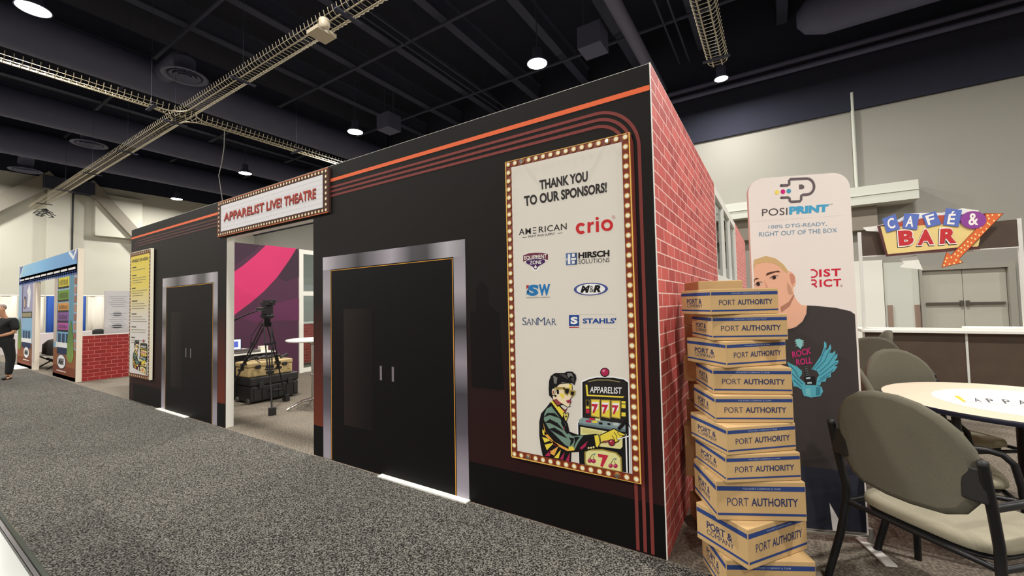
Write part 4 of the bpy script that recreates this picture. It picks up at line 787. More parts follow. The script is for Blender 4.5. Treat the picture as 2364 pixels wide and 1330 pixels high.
# ------------------------------------------------------------------ person at the left edge, seen from behind, left thigh raised
def skin_body(name, joints, edges, root, m, parent):
    me = bpy.data.meshes.new(name); me.from_pydata([tuple(PM[parent].inverted() @ Vector(j[0])) for j in joints], edges, []); me.materials.append(m)
    o = bpy.data.objects.new(name, me); COL.objects.link(o); o.parent = parent
    o.modifiers.new('skin', 'SKIN').use_smooth_shade = True
    for i, j in enumerate(joints): sv = me.skin_vertices[0].data[i]; r = j[1]; sv.radius = (r, r) if not isinstance(r, tuple) else r; sv.use_root = (i == root)
    o.modifiers.new('sub', 'SUBSURF').levels = 1; o.modifiers['sub'].render_levels = 2
    return o
def person():
    f = Vector((-15.15, -0.66, 0.0032)); L_ = RT.copy(); L_.z = 0; L_.normalize(); D_ = FW.copy(); D_.z = 0; D_.normalize()
    t = thing('person', 'grey haired person in black t-shirt and dark trousers at the left edge, forearms raised', 'person', tuple(f))
    def p(x, d, z): return f+L_*x+D_*d+Vector((0, 0, z))
    J = [(p(-.12, 0, .95), .1), (p(-.1, .0, 1.12), .1), (p(-.1, .02, 1.32), (.12, .1)), (p(-.1, .02, 1.46), .06), (p(-.12, -.02, 1.54), .055), (p(-.15, -.05, 1.62), .085), (p(-.16, -.06, 1.72), .095), (p(-.16, -.05, 1.80), .06),
         (p(.1, .02, 1.40), .055), (p(.14, .02, 1.2), .05), (p(.12, .0, 1.12), .045), (p(-.02, -.12, 1.06), .037), (p(-.08, -.16, 1.05), .03),
         (p(-.30, .02, 1.40), .055), (p(-.38, .0, 1.18), .05), (p(-.36, -.02, 1.1), .044), (p(-.22, -.14, 1.0), .036), (p(-.15, -.17, 1.02), .03),
         (p(.0, .0, .86), .07), (p(.05, .02, .5), .06), (p(.03, -.02, .12), .05), (p(.04, .02, .04), .045), (p(.1, -.14, .03), .035),
         (p(-.22, .02, .88), .07), (p(-.55, .12, .82), .065), (p(-.66, .1, .5), .06), (p(-.7, .02, .4), .045), (p(-.75, -.12, .36), .035)]
    E = [(0, 1), (1, 2), (2, 3), (3, 4), (4, 5), (5, 6), (6, 7), (2, 8), (8, 9), (9, 10), (10, 11), (11, 12), (2, 13), (13, 14), (14, 15), (15, 16), (16, 17), (0, 18), (18, 19), (19, 20), (20, 21), (21, 22), (0, 23), (23, 24), (24, 25), (25, 26), (26, 27)]
    body = skin_body('body', J, E, 0, mat('skin', (206, 152, 118), 0.55, 0, 0.05, 20), t)
    sh = [(p(-.12, 0, .9), .155), (p(-.12, 0, 1.0), .18), (p(-.1, .0, 1.12), .172), (p(-.1, .02, 1.32), (.2, .16)), (p(-.1, .01, 1.47), .115), (p(.1, .02, 1.40), .095), (p(.145, .02, 1.16), .075), (p(-.30, .02, 1.40), .095), (p(-.375, .0, 1.15), .075)]
    skin_body('t_shirt', sh, [(0, 1), (1, 2), (2, 3), (3, 4), (3, 5), (5, 6), (3, 7), (7, 8)], 0, mat('black_t_shirt', (24, 26, 26), 0.85, 0, 0.1, 12), t)
    tr = [(p(-.12, 0, 1.0), .16), (p(-.1, 0, .93), .155), (p(.0, .0, .84), .115), (p(.05, .02, .5), .088), (p(.03, -.01, .08), .064), (p(-.22, .02, .86), .115), (p(-.55, .12, .82), .094), (p(-.66, .1, .5), .074), (p(-.69, .03, .44), .058)]
    skin_body('trousers', tr, [(0, 1), (1, 2), (2, 3), (3, 4), (1, 5), (5, 6), (6, 7), (7, 8)], 0, mat('dark_trousers', (20, 22, 24), 0.85, 0, 0.1, 12), t)
    for a, bq in (((.03, .04, .035), (.1, -.18, .03)), ((-.7, .06, .385), (-.76, -.16, .36))):
        skin_body('shoe', [(p(*a), .05), (p((a[0]+bq[0])/2, (a[1]+bq[1])/2, (a[2]+bq[2])/2), .048), (p(*bq), .036)], [(0, 1), (1, 2)], 0, mat('black_shoe', (18, 18, 18), 0.5), t)
    skin_body('hair', [(p(-.155, -.01, 1.66), .088), (p(-.16, -.03, 1.75), .102), (p(-.16, -.05, 1.815), .07)], [(0, 1), (1, 2)], 0, mat('grey_hair', (150, 132, 122), 0.8, 0, 0.2, 40), t)
    for sx in (-.255, -.065): b = MB(); b.lathe([(0, -.03), (.012, -.02), (.014, .01), (0, .03)], p(sx, -.05, 1.69), 8); b.build('ear', mat('skin', (206, 152, 118), 0.55, 0, 0.05, 20), t)
    face = [(p(-.2, -.148, 1.71), 'eye', .014), (p(-.12, -.148, 1.71), 'eye', .014)]
    for c, n, r in face: b = MB(); b.lathe([(0, -r), (r, 0), (0, r)], c, 8); b.build(n, mat('eye_white', (230, 226, 220), 0.3), t)
    b = MB(); b.tube([p(-.16, -.14, 1.72), p(-.16, -.17, 1.67), p(-.16, -.145, 1.66)], [.01, .016, .012], 8); b.build('nose', mat('skin', (206, 152, 118), 0.55, 0, 0.05, 20), t)
    b = MB(); b.tube([p(-.19, -.125, 1.625), p(-.16, -.138, 1.622), p(-.13, -.125, 1.625)], .007, 6); b.build('mouth', mat('lips', (168, 96, 86), 0.5), t)
    for hx, s_ in (((-.08, -.16, 1.05), 1), ((-.15, -.17, 1.02), -1)):
        for k in range(5):
            q = Vector(hx); l = (.06, .075, .08, .072, .055)[k]; z = .03-.015*k
            if k == 0: a, c = p(q.x, q.y, q.z+.02), p(q.x-s_*.02, q.y-.02, q.z+.06)
            else: a, c = p(q.x-s_*.02, q.y-.005, q.z+z), p(q.x-s_*(.02+l), q.y+.02, q.z+z-.01)
            mdl = (a+c)/2-D_*.012
            b = MB(); b.tube([a, mdl, c], [.010, .009, .007], 7); b.build('thumb' if k == 0 else 'finger', mat('skin', (206, 152, 118), 0.55, 0, 0.05, 20), t)
person()
# ------------------------------------------------------------------ cardboard boxes
M_card = mat('corrugated_card', (196, 162, 112), 0.75, 0, 0.07, 14, 0.02); M_blue = ink((46, 66, 122), 1.0, 0.7); M_bt = ink((52, 58, 96), 1.0, 0.7); M_pale2 = ink((150, 160, 190), 1.0, 0.7)
def carton(label, loc, rz, w, d, h, group, front=True):
    """origin at the near bottom corner, front along +x, left side along +y"""
    t = thing('cardboard_box', label, 'box', loc, rz, group); M = PM[t]
    b = MB(); b.box(0, 0, 0, w, d, h); b.v = [M @ p for p in b.v]; b.build('carton', M_card, t, 0.004)
    F = Print(lambda p: M @ Vector((p[0], 0, p[1])), M.to_3x3() @ Vector((0, -1, 0)), 0.0008); L = Print(lambda p: M @ Vector((0, p[0], p[1])), M.to_3x3() @ Vector((-1, 0, 0)), 0.0008)
    if front:
        F.poly(rect(0.004, h*.76, w-.004, h*.88), M_blue, 1); F.poly(rect(0.004, h*.13, w-.004, h*.19), M_blue, 1); L.poly(rect(0.004, h*.76, d-.004, h*.88), M_blue, 1); L.poly(rect(0.004, h*.13, d-.004, h*.19), M_blue, 1)
        pr = F.build('blue_stripes', t); L.build('blue_stripes', t)
        F = Print(F.fn, F.n, 0.0008); F.text('PORT', quad(w*.12, h*.37, w*.36, h*.58), M_bt, 1, -0.004); F.text('AUTHORITY', quad(w*.39, h*.37, w*.91, h*.58), M_bt, 1, 0.02)
        F.build('front_lettering', t); F = Print(F.fn, F.n, 0.0008); F.text('FOR EVERY COMPANY & TEAM', quad(w*.30, h*.795, w*.72, h*.845), M_pale2, 2, 0.01); F.build('stripe_lettering', t)
        L = Print(lambda p: M @ Vector((0, d-p[0], p[1])), L.n, 0.0008); L.text('PORT &', quad(d*.22, h*.44, d*.72, h*.64), M_bt, 1, 0.02); L.text('COMPANY', quad(d*.22, h*.28, d*.74, h*.42), M_bt, 1, -0.004); L.build('side_lettering', t)
    b = MB(); b.box(0.0, d/2-.0015, h-.0005, w, d/2+.0015, h+.0006); b.box(0.0, d*.12, h, .002, d*.13, h+.001); b.v = [M @ p for p in b.v]; b.build('flap_seam', mat('dark_seam', (96, 74, 44), 0.8), t)
    return t
hs, hb = 0.1425, 0.1985
front = [(.334, -.189, .498, 1, 'cardboard box at the bottom of the front stack, partly below the frame'), (.442, -.228, .955, 1, 'cardboard box twisted corner outward, second from the bottom of the front stack'),
         (.304, -.202, .484, 1, 'tall cardboard box third from the bottom of the front stack'), (.355, -.207, .612, 0, 'shallow cardboard box fourth from the bottom of the front stack'), (.366, -.21, .716, 0, 'shallow cardboard box fifth from the bottom of the front stack'),
         (.308, -.145, .478, 0, 'shallow cardboard box sixth from the bottom of the front stack'), (.297, -.1, .41, 0, 'shallow cardboard box fourth from the top of the front stack'), (.369, -.105, .812, 0, 'shallow cardboard box third from the top of the front stack, twisted'),
         (.301, -.075, .477, 0, 'shallow cardboard box second from the top of the front stack'), (.303, -.108, .659, 0, 'shallow cardboard box on the very top of the front stack')]
z = 0.0032; proto = {}
for i, (x, y, a, big, lab) in enumerate(front):
    h = hb if big else hs
    if i == 9: h = hs
    if big not in proto: proto[big] = carton(lab, (x, y, z), a, .445 if big else .40, .325, h, 'boxes in the front stack')
    else: dup(proto[big], (x, y, z), a, lab)
    z += h+.0015
rear = [(0, .17, .16, .42, .55), (.17, .17, .17, .43, .5), (.34, .345, .035, .47, .06), (.685, .145, .16, .44, .56), (.83, .155, .165, .43, .5), (.985, .185, .04, .50, .05), (1.17, .20, .155, .42, .5), (1.37, .2, .165, .43, .55), (1.57, .11, .17, .40, .5)]
names = ['lowest', 'second lowest', 'tall third lowest', 'fourth lowest', 'middle', 'jutting left, sixth lowest', 'third highest', 'second highest', 'topmost']
for (z0, h, x, y, a), n in zip(rear, names): carton('plain cardboard box, %s of the rear stack by the brick wall' % n, (x, y, z0+.001), a, .29, .265, h-.0025, 'boxes in the rear stack', False)

# ------------------------------------------------------------------ fabric banner stand
th = 0.36; bd_ = Vector((math.cos(th), math.sin(th), 0)); bn = Vector((math.sin(th), -math.cos(th), 0)); BO = Vector((1.035, .80, 0)) - bd_*0.60
bs = thing('banner_stand', 'white fabric banner stand with a man in a dark printed shirt, behind the boxes', 'banner', tuple(BO+bd_*.3))
BW, B0, B1, BR = 0.60, 0.07, 2.36, 0.10
def BP(u, v, d=0): return BO+bd_*u+Vector((0, 0, v))+bn*d
loop = [(0.0, B0), (BW, B0)] + arc((BW-BR, B1-BR), BR, 0, PI/2, 8) + arc((BR, B1-BR), BR, PI/2, PI, 8)
b = MB(); b.extr([BP(u, v, -.015) for u, v in loop], bn*.03); b.build('fabric_sleeve', mat('white_fabric', (238, 228, 222), 0.75, 0, 0.02, 6), bs, 0.012)
po = BP(0, 0, .015)
uvp = lambda p: atp(p, po, bn)
def clampu(p):
    w_ = atp(p, po, bn); d = w_-BO; u = min(max(d.dot(bd_), 0.012), BW-.012); v = min(max(w_.z, B0+.005), B1); return BP(u, v, .015)
def cA(l): return [(1700+x/4.433, 380+y/4.433) for x, y in l]
def cB(l): return [(1780+x/4.157, 680+y/4.157) for x, y in l]
SKN = ink((232, 178, 150), 1.05); SHT = ink((66, 60, 60), 1.0, 0.7); HR = ink((206, 172, 122)); GYL = ink((104, 92, 96))
P_ = Print(clampu, bn, 0.0005)
P_.poly([(1700, 680)] + cA([(105, 1150), (120, 1040), (180, 975), (300, 935), (400, 960), (480, 1020), (530, 1090), (560, 1095), (600, 1140), (610, 1200), (600, 1250), (580, 1250), (590, 1330)]) + cB([(215, 0), (250, 60), (290, 100), (345, 105), (340, 180), (300, 260), (240, 310), (180, 330)]) + [(1780, 775), (1700, 730)], SKN, 1)
P_.poly(cA([(105, 1150), (120, 1040), (180, 975), (300, 935), (400, 960), (480, 1020), (530, 1090), (520, 1110), (490, 1095), (440, 1040), (380, 1010), (300, 1000), (200, 1020), (150, 1080), (120, 1160)]), HR, 2)
P_.poly(cA([(300, 1140), (310, 1112), (350, 1098), (430, 1085), (452, 1102), (400, 1102), (345, 1122)]), ink((84, 56, 44)), 3); P_.poly(cA([(138, 1205), (160, 1178), (200, 1160), (235, 1168), (190, 1180), (150, 1215)]), ink((84, 56, 44)), 3)
for pts in ([(345, 1165), (380, 1140), (425, 1140), (420, 1160), (380, 1172)], [(185, 1235), (215, 1205), (262, 1205), (262, 1230), (215, 1245)]): P_.poly(cA(pts), ink((210, 180, 170)), 3)
for c in ((385, 1155), (222, 1224)): P_.circ(cA([c])[0], 4.4, ink((58, 36, 32)), 4); 
for pts in ([(340, 1160), (385, 1136), (428, 1138)], [(180, 1232), (215, 1202), (264, 1203)]): P_.line(cA(pts), 1.4, ink((70, 40, 34)), 4)
P_.poly(cA([(285, 1180), (300, 1260), (270, 1320), (330, 1330), (320, 1240)]), ink((214, 158, 132)), 2); P_.poly(cA([(545, 1120), (575, 1115), (596, 1150), (598, 1200), (575, 1235), (560, 1200)]), ink((206, 140, 120)), 3); P_.poly(cA([(520, 1200), (560, 1260), (580, 1330), (540, 1330), (520, 1280)]), ink((200, 150, 126)), 2)
P_.poly(cB([(90, 120), (170, 70), (215, 0), (225, 10), (180, 110), (100, 170)]), ink((176, 124, 104)), 3)
P_.build('printed_man_head', bs)
P_ = Print(clampu, bn, 0.0005)
P_.poly(cB([(345, 105), (420, 108), (620, 128), (760, 160), (850, 190)]) + [(2030, 740), (2060, 1130), (1760, 1130), (1700, 1100), (1700, 770), (1760, 770)] + cB([(180, 330), (240, 310), (300, 260), (340, 180)]), SHT, 4)
P_.poly(cB([(345, 105), (378, 108), (366, 190), (320, 280), (260, 335), (180, 360), (180, 330), (240, 310), (300, 260), (340, 180)]), ink((60, 55, 55)), 5)
P_.build('printed_dark_shirt', bs)
P_ = Print(clampu, bn, 0.0005)
P_.poly([(1700, 1085), (1850, 1075), (1930, 1085), (2060, 1060), (2080, 1300), (1700, 1300)], ink((46, 48, 60), 1.0, 0.7), 6)
P_.poly([(1914, 1160), (1936, 1199), (1935, 1235), (1922, 1230)], ink((238, 236, 236), 1.1), 7); P_.poly([(1985, 1060), (2000, 1060), (2010, 1240), (1990, 1235), (1978, 1150)], ink((28, 30, 40)), 7)
P_.build('printed_jeans', bs)
P_ = Print(clampu, bn, 0.0005); TL_ = ink((92, 176, 196)); TD = ink((58, 128, 150)); MGT = ink((196, 52, 120)); BK = ink((34, 32, 34)); LT = ink((176, 200, 204))
P_.poly(cB([(230, 432), (268, 424), (304, 440), (300, 490), (282, 522), (246, 492)]), ink((140, 206, 208)), 6)
for x, y in ((228, 450), (232, 472), (238, 494), (308, 445), (310, 464), (308, 484)): P_.circ(cB([(x, y)])[0], 1.1, LT, 6)
P_.text('ROCK', cB([(195, 548), (380, 506), (386, 566), (205, 612)]), MGT, 7, 0.03); P_.text('ROLL', cB([(235, 622), (388, 598), (394, 660), (242, 682)]), MGT, 7, 0.03)
P_.poly(cB([(316, 680), (342, 680), (356, 790), (330, 790)]), BK, 6)
for k in range(5): P_.line(cB([(318+k*3, 695+k*20), (344+k*3, 692+k*20)]), .7, LT, 7)
P_.poly(cB([(386, 716), (430, 655), (480, 580), (506, 500), (508, 450), (528, 466), (530, 500), (520, 540), (545, 520), (566, 476), (576, 510), (560, 560), (590, 560), (614, 536), (614, 570), (596, 596), (636, 566), (632, 605), (606, 636), (648, 630), (634, 668), (604, 686), (636, 690), (604, 736), (570, 752), (572, 790), (530, 800), (520, 836), (480, 836), (470, 872), (430, 870), (440, 800), (460, 775), (440, 735)]), TL_, 6)
for a in ([(400, 715), (470, 640), (520, 510)], [(430, 720), (510, 640), (560, 530)], [(460, 745), (550, 660), (606, 580)], [(470, 775), (560, 700), (628, 650)], [(470, 810), (540, 760), (600, 715)], [(450, 840), (510, 800), (560, 775)]): P_.line(cB(a), 2.2, TD, 7)
P_.poly(cB([(152, 645), (200, 670), (245, 690), (296, 735), (292, 770), (268, 800), (326, 850), (326, 872), (290, 912), (250, 885), (212, 880), (205, 840), (195, 800), (185, 740)]), TL_, 6)
for a in ([(175, 680), (230, 730), (260, 790)], [(200, 760), (240, 800), (300, 860)], [(215, 820), (250, 850), (290, 890)]): P_.line(cB(a), 2.2, TD, 7)
P_.poly(cB([(312, 795), (345, 785), (420, 785), (432, 865), (340, 868)]), BK, 6); P_.poly(cB([(332, 795), (375, 790), (376, 808), (334, 812)]), LT, 7); P_.poly(cB([(345, 840), (388, 838), (388, 855), (346, 857)]), LT, 7)
P_.poly(cB([(298, 890), (330, 866), (430, 870), (484, 886), (496, 930), (470, 975), (380, 988), (312, 972), (294, 925)]), TL_, 7); P_.poly(cB([(330, 905), (370, 895), (380, 975), (330, 965)]), ink((120, 196, 206)), 8); P_.poly(cB([(430, 885), (470, 890), (470, 960), (430, 970)]), TD, 8)
P_.build('printed_guitar_emblem', bs)
P_ = Print(clampu, bn, 0.0005)
cc = cA([(455, 215), (520, 213), (540, 205), (540, 165), (552, 150), (720, 143)]); a_ = [(720+75*math.cos(t), 225+82*math.sin(t)) for t in [-PI/2+PI*k/10 for k in range(11)]]
P_.line(cc + cA(a_) + cA([(680, 310), (664, 318), (662, 360), (650, 376), (560, 382), (546, 370), (543, 345), (530, 337), (460, 340)]), 6.0, GYL, 2); P_.circ(cA([(457, 215)])[0], 3.0, GYL, 2); P_.circ(cA([(460, 340)])[0], 3.0, GYL, 2)
P_.poly(cA([(640, 205), (672, 203), (694, 218), (694, 240), (672, 252), (642, 253)]), GYL, 2)
P_.build('logo_mark', bs); P_ = Print(clampu, bn, 0.0005)
for x, y, c in ((415, 283, (240, 216, 110)), (476, 277, (206, 32, 120)), (536, 271, (76, 150, 184))): P_.circ(cA([(x, y)])[0], 5.3, ink(c), 2)
P_.build('logo_dots', bs); P_ = Print(clampu, bn, 0.0005); P_.text('POSI', cA([(262, 455), (522, 440), (522, 514), (262, 528)]), ink((86, 76, 80)), 2, 0.0); P_.text('PRINT', cA([(540, 432), (945, 406), (940, 482), (540, 512)]), ink((74, 164, 206)), 2, 0.06); P_.text('TM', cA([(950, 403), (985, 401), (985, 411), (950, 413)]), GYL, 2)
P_.build('brand_lettering', bs); P_ = Print(clampu, bn, 0.0005)
for k in range(46): P_.circ(cA([(165+k*20.3, 582-k*1.36)])[0], .55, ink((150, 142, 142)), 2, None, 6)
P_.text('100% DTG-READY,', cA([(330, 622), (925, 585), (925, 630), (330, 660)]), ink((118, 152, 178)), 2, -0.002); P_.text('RIGHT OUT OF THE BOX', cA([(232, 692), (1030, 648), (1032, 692), (232, 738)]), ink((118, 152, 178)), 2, -0.002)
P_.build('tagline_lettering', bs); P_ = Print(clampu, bn, 0.0005); RDD = ink((206, 40, 64)); P_.text('IST', cA([(846, 1072), (1068, 1062), (1070, 1142), (848, 1150)]), RDD, 2, 0.03, 0, 1.15); P_.text('ICT', cA([(850, 1176), (1072, 1166), (1074, 1246), (852, 1254)]), RDD, 2, 0.03, 0, 1.15)
P_.line(cA([(760, 1078), (792, 1076), (822, 1096), (826, 1115), (820, 1136), (796, 1152), (764, 1153)]), 3.4, RDD, 2); P_.line(cA([(765, 1182), (800, 1181), (818, 1196), (812, 1216), (790, 1224), (768, 1225)]), 3.4, RDD, 2); P_.line(cA([(792, 1224), (824, 1256)]), 3.6, RDD, 2)
P_.circ(cA([(1075, 1238)])[0], 2.2, ink((190, 150, 150)), 2); P_.build('red_lettering', bs)
M_ch = mat('chrome', (210, 208, 204), 0.15, 1.0); M_sil = mat('silver_tube', (216, 214, 208), 0.25, 0.9)
b = MB(); b.tube([BP(-.01, .052, 0), BP(BW+.0, .052, 0)], 0.016, 12); b.build('bottom_tube', M_sil, bs)
for u in (0.0, BW+.015):
    b = MB(); b.tube([BP(u, .10, .0), BP(u, .02, 0)], 0.018, 10); b.build('tube_elbow', mat('grey_elbow', (150, 146, 142), 0.5), bs)
    b = MB(); b.obox(BP(u-.03, .009, 0), bd_*.03, bn*.24, Vector((0, 0, .005))); b.build('foot_plate', mat('white_foot_plate', (228, 226, 220), 0.4), bs)

# ------------------------------------------------------------------ chairs
M_fab = mat('khaki_grey_upholstery', (158, 151, 130), 0.9, 0, 0.16, 160, 0.05); M_fab_shade = mat('upholstery_painted_shade', (98, 94, 80), 0.9, 0, 0.16, 160, 0.05)  # backrest is the seat fabric too, its shade put into the darker colour
def chair(label, loc, rz, group):
    """seat faces +y, origin between the rear legs' tops on the floor; width along x"""
    t = thing('stacking_armchair', label, 'chair', loc, rz, group); M = PM[t]; W = .31
    def B(mb, n, m, bev=0): mb.v = [M @ p for p in mb.v]; return mb.build(n, m, t, bev)
    for s in (-1, 1):
        b = MB(); b.tube([(s*.36, -.10, 0), (s*.33, -.03, .25), (s*W, 0, .44), (s*W, .0, .52), (s*(W+.005), -.035, .68), (s*(W+.005), -.072, .865)], .019, 10); B(b, 'rear_leg', M_blk)
        b = MB(); b.tube([(s*.36, .56, 0), (s*.34, .53, .3), (s*.335, .52, .5), (s*.33, .50, .62), (s*.325, .46, .665), (s*.32, .40, .68), (s*.315, .1, .68), (s*.312, -.03, .68)], .017, 10); B(b, 'front_leg_and_arm', M_blk)
        b = MB(); b.tube([(s*W, 0, .43), (s*.335, .52, .43)], .014, 8); B(b, 'side_rail', M_blk)
        b = MB(); b.box(s*W-(.075 if s > 0 else -.075), -.07, .70, s*(W+.012), -.03, .84); B(b, 'back_bracket', M_bp, .008)
        b = MB(); b.lathe([(0, .88), (.016, .878), (.0195, .868), (.0195, .86)], (s*(W+.005), -.073, 0), 10); B(b, 'post_cap', M_bp)
    b = MB(); b.tube([(-W, 0, .43), (W, 0, .43)], .014, 8); b.tube([(-.335, .5, .42), (.335, .5, .42)], .014, 8); B(b, 'cross_rail', M_blk)
    # seat: rounded cushion
    def sup(w, d0, d1, z0, z1, n=28):
        b = MB(); vs = []; rings = [(.90, z0), (1.0, z0+.012), (1.0, z1-.02), (.97, z1-.006), (.88, z1)]
        for k, z in rings:
            for i in range(n):
                a = 2*PI*i/n; c, s_ = math.cos(a), math.sin(a); e = .45
                x = w*math.copysign(abs(c)**e, c)*k; y = (d0+d1)/2+(d1-d0)/2*math.copysign(abs(s_)**e, s_)*k; vs.append((x, y, z))
        fs = [(i*n+j, i*n+(j+1) % n, (i+1)*n+(j+1) % n, (i+1)*n+j) for i in range(len(rings)-1) for j in range(n)]
        b.add(vs, fs, None, True); b.add(vs[:n], [tuple(range(n))[::-1]]); b.add(vs[-n:], [tuple(range(n))]); return b
    B(sup(.285, -.0, .53, .445, .505), 'seat', M_fab); B(sup(.27, .02, .50, .425, .445), 'seat_pan', M_bp)
    # backrest: half-round pad, curved across
    out = [(-.17, .155), (-.05, .145), (.05, .145), (.17, .155), (.235, .185), (.278, .25), (.292, .33), (.295, .40), (.285, .47), (.25, .54), (.20, .595), (.13, .64), (.05, .662), (-.05, .662), (-.13, .64), (-.20, .595), (-.25, .54), (-.285, .47), (-.295, .40), (-.292, .33), (-.278, .25), (-.235, .185)]
    def cur(x, v, d): return (x, -.012-.125*v+.09*(x/.3)**2*0.6-.03+d, .44+v*.985)
    n = len(out); b = MB(); vs = []
    for k, d in ((.90, -.022), (.985, -.016), (1.0, 0.0), (.985, .016), (.90, .024)): vs += [cur(x*k, .40+(v-.40)*k, d) for x, v in out]
    b.add(vs, [(i*n+j, (i+1)*n+j, (i+1)*n+(j+1) % n, i*n+(j+1) % n) for i in range(4) for j in range(n)], None, True)
    cen = cur(0, .40, -.026); b.add(vs[:n]+[cen], [(j, (j+1) % n, n) for j in range(n)], None, True)
    cen = cur(0, .40, .03); b.add(vs[-n:]+[cen], [((j+1) % n, j, n) for j in range(n)], None, True)
    B(b, 'backrest', M_fab_shade)
    return t
c1 = chair('grey upholstered armchair nearest the cardboard boxes, its back toward the camera', (1.112, .092, 0.0), -PI/4, 'armchairs by the cafe table')
dup(c1, (1.165, 1.085, 0), -PI/2, 'grey upholstered armchair facing right, its seat pushed under the round table')
dup(c1, (1.50, 2.10, 0), math.radians(-147), 'grey upholstered armchair behind the round table, its backrest facing us above the table top')
dup(c1, (1.50, 3.7, 0), math.radians(12), 'grey armchair against the cafe counter, half hidden by the banner')
dup(c1, (1.77, 4.85, 0), math.radians(94), 'grey armchair farthest from the camera, its chair back seen edge-on by the cafe counter')

# ------------------------------------------------------------------ round cafe table
tc_ = (1.926, 1.42, 0); TR_ = .683; TH = .85
rt_ = thing('round_table', 'round beige table with white printed disc in front of the cafe counter', 'table', tc_)
b = MB(); b.lathe([(0, TH-.03), (TR_-.02, TH-.03)], tc_, 64); b.lathe([(TR_-.03, TH), (0, TH)], tc_, 64); b.lathe([(TR_-.03, TH), (TR_, TH-.001)], tc_, 64); b.build('tabletop', mat('beige_laminate', (232, 216, 190), 0.4, 0, 0.03, 4), rt_)
b = MB(); b.lathe([(TR_-.02, TH-.032), (TR_+.001, TH-.03), (TR_+.001, TH-.002), (TR_-.002, TH+.0006)], tc_, 64); b.build('edge_band', mat('dark_blue_edge', (34, 36, 58), 0.4), rt_)
b = MB(); b.tube([(tc_[0], tc_[1], .03), (tc_[0], tc_[1], TH-.03)], .035, 14); b.build('pedestal', M_blk, rt_)
for a in (0.5, 0.5+PI/2, 0.5+PI, 0.5+1.5*PI):
    b = MB(); b.tube([(tc_[0], tc_[1], .09), (tc_[0]+.2*math.cos(a), tc_[1]+.2*math.sin(a), .07), (tc_[0]+.42*math.cos(a), tc_[1]+.42*math.sin(a), .02)], [.03, .024, .018], 8); b.build('base_foot', M_blk, rt_)
pl = atz((2207, 966), TH-.05)
b = MB(); b.tube([(pl.x, pl.y, 0), (pl.x, pl.y, TH-.03)], .022, 10); b.build('leg', M_blk, rt_)
P_ = Print(lambda p: Vector((p[0], p[1], TH)), (0, 0, 1), 0.0006); dc = (1.965, 1.372); P_.circ(dc, .461, ink((246, 244, 234), 1.1), 1, None, 64); P_.build('printed_disc', rt_)
P_ = Print(lambda p: atz(p, TH), (0, 0, 1), 0.0006)
P_.poly([(2201, 914), (2213, 914), (2231, 927.5), (2224, 928.5)], ink((226, 196, 60)), 2)
P_.line([(2224, 928.2), (2300, 934), (2380, 940)], .8, ink((190, 190, 186)), 2)
x = 2244
for ch, x0 in (('A', 2244), ('P', 2274), ('P', 2311), ('A', 2346), ('R', 2390), ('E', 2440), ('L', 2490), ('I', 2540), ('S', 2570), ('T', 2630)):
    k = (x0-2244)/100; y0 = 919+k*4.6; s_ = 1+k*.16
    P_.text(ch, [(x0, y0), (x0+15*s_, y0+1.2), (x0+24*s_, y0+10*s_), (x0+8*s_, y0+9*s_)], ink((70, 66, 66)), 2, 0.01)
P_.build('disc_lettering', rt_)

# ------------------------------------------------------------------ cafe counter
CY = 5.55
M_wood = mat('dark_wood_laminate', (78, 62, 50), 0.5, 0, 0.3, 5); M_alu = mat('white_aluminium_post', (226, 226, 220), 0.35, 0.2, 0.03, 10)
kc = thing('cafe_counter', 'dark brown cafe counter with white top and brown overhead fascia', 'counter', (2.5, CY, 0))
b = MB()
for x0, x1 in ((1.733, 2.792), (2.818, 3.852), (3.878, 5.2)): MB().box(x0, CY, .0, x1-.0, CY+.03, 1.02).build('front_panel', M_wood, kc)
b = MB()
for x in (1.72, 2.805, 3.865): MB().box(x-.012, CY-.012, 0, x+.012, CY+.03, 1.02).build('panel_post', M_alu, kc)
MB().box(1.68, CY-.1, 1.02, 5.3, CY+.55, 1.06).build('counter_top', mat('white_laminate', (238, 236, 228), 0.35), kc, .004)
for x0, x1 in ((1.715, 1.755), (3.345, 3.385)): MB().box(x0, CY, 1.06, x1, CY+.04, 2.54).build('upright_post', M_alu, kc)
MB().box(1.755, CY+.005, 2.17, 3.345, CY+.03, 2.53).build('fascia', M_wood, kc)
MB().box(1.755, CY, 1.06, 3.345, CY+.035, 1.085).build('frame_rail', M_alu, kc); MB().box(1.755, CY, 2.155, 3.345, CY+.04, 2.17).build('frame_rail', M_alu, kc)
b = MB(); b.box(2.9, CY+.15, 1.062, 3.6, CY+.5, 1.09); tag(b.build('white_tray', M_white, None, .006), 'flat white tray lying on the right end of the cafe counter', 'tray')
# sign board with arrow
SG = CY-.12
cs = thing('cafe_sign', 'retro cafe and bar sign with orange bulb arrow hanging over the counter', 'sign', (2.55, SG, 2.1))
cw = lambda l: [(1980+x/4.432, 470+y/4.432) for x, y in l]
sg = lambda p: aty(p, SG)
def board(pts, m, name, d0=0.0, d1=.02, par=None):
    b = MB(); b.extr([sg(p)+Vector((0, -d0, 0)) for p in cw(pts)], Vector((0, -(d1-d0), 0))); return b.build(name, m, par or cs)
M_mar = mat('maroon_board', (84, 36, 38), 0.5); M_cream = mat('cream_board_print', (232, 208, 136), 0.55, 0, 0.05, 60); M_cob = mat('blue_letter_tile', (88, 112, 190), 0.5); M_org = mat('orange_arrow', (222, 104, 46), 0.5); M_pur = mat('purple_disc', (140, 60, 150), 0.5); M_redl = mat('red_letter', (196, 36, 46), 0.45); M_wl = mat('white_letter', (246, 242, 236), 0.5)
board([(198, 230), (840, 122), (1300, 104), (1225, 440), (1250, 470), (1000, 478), (290, 543)], M_mar, 'maroon_back_board', 0, .012)
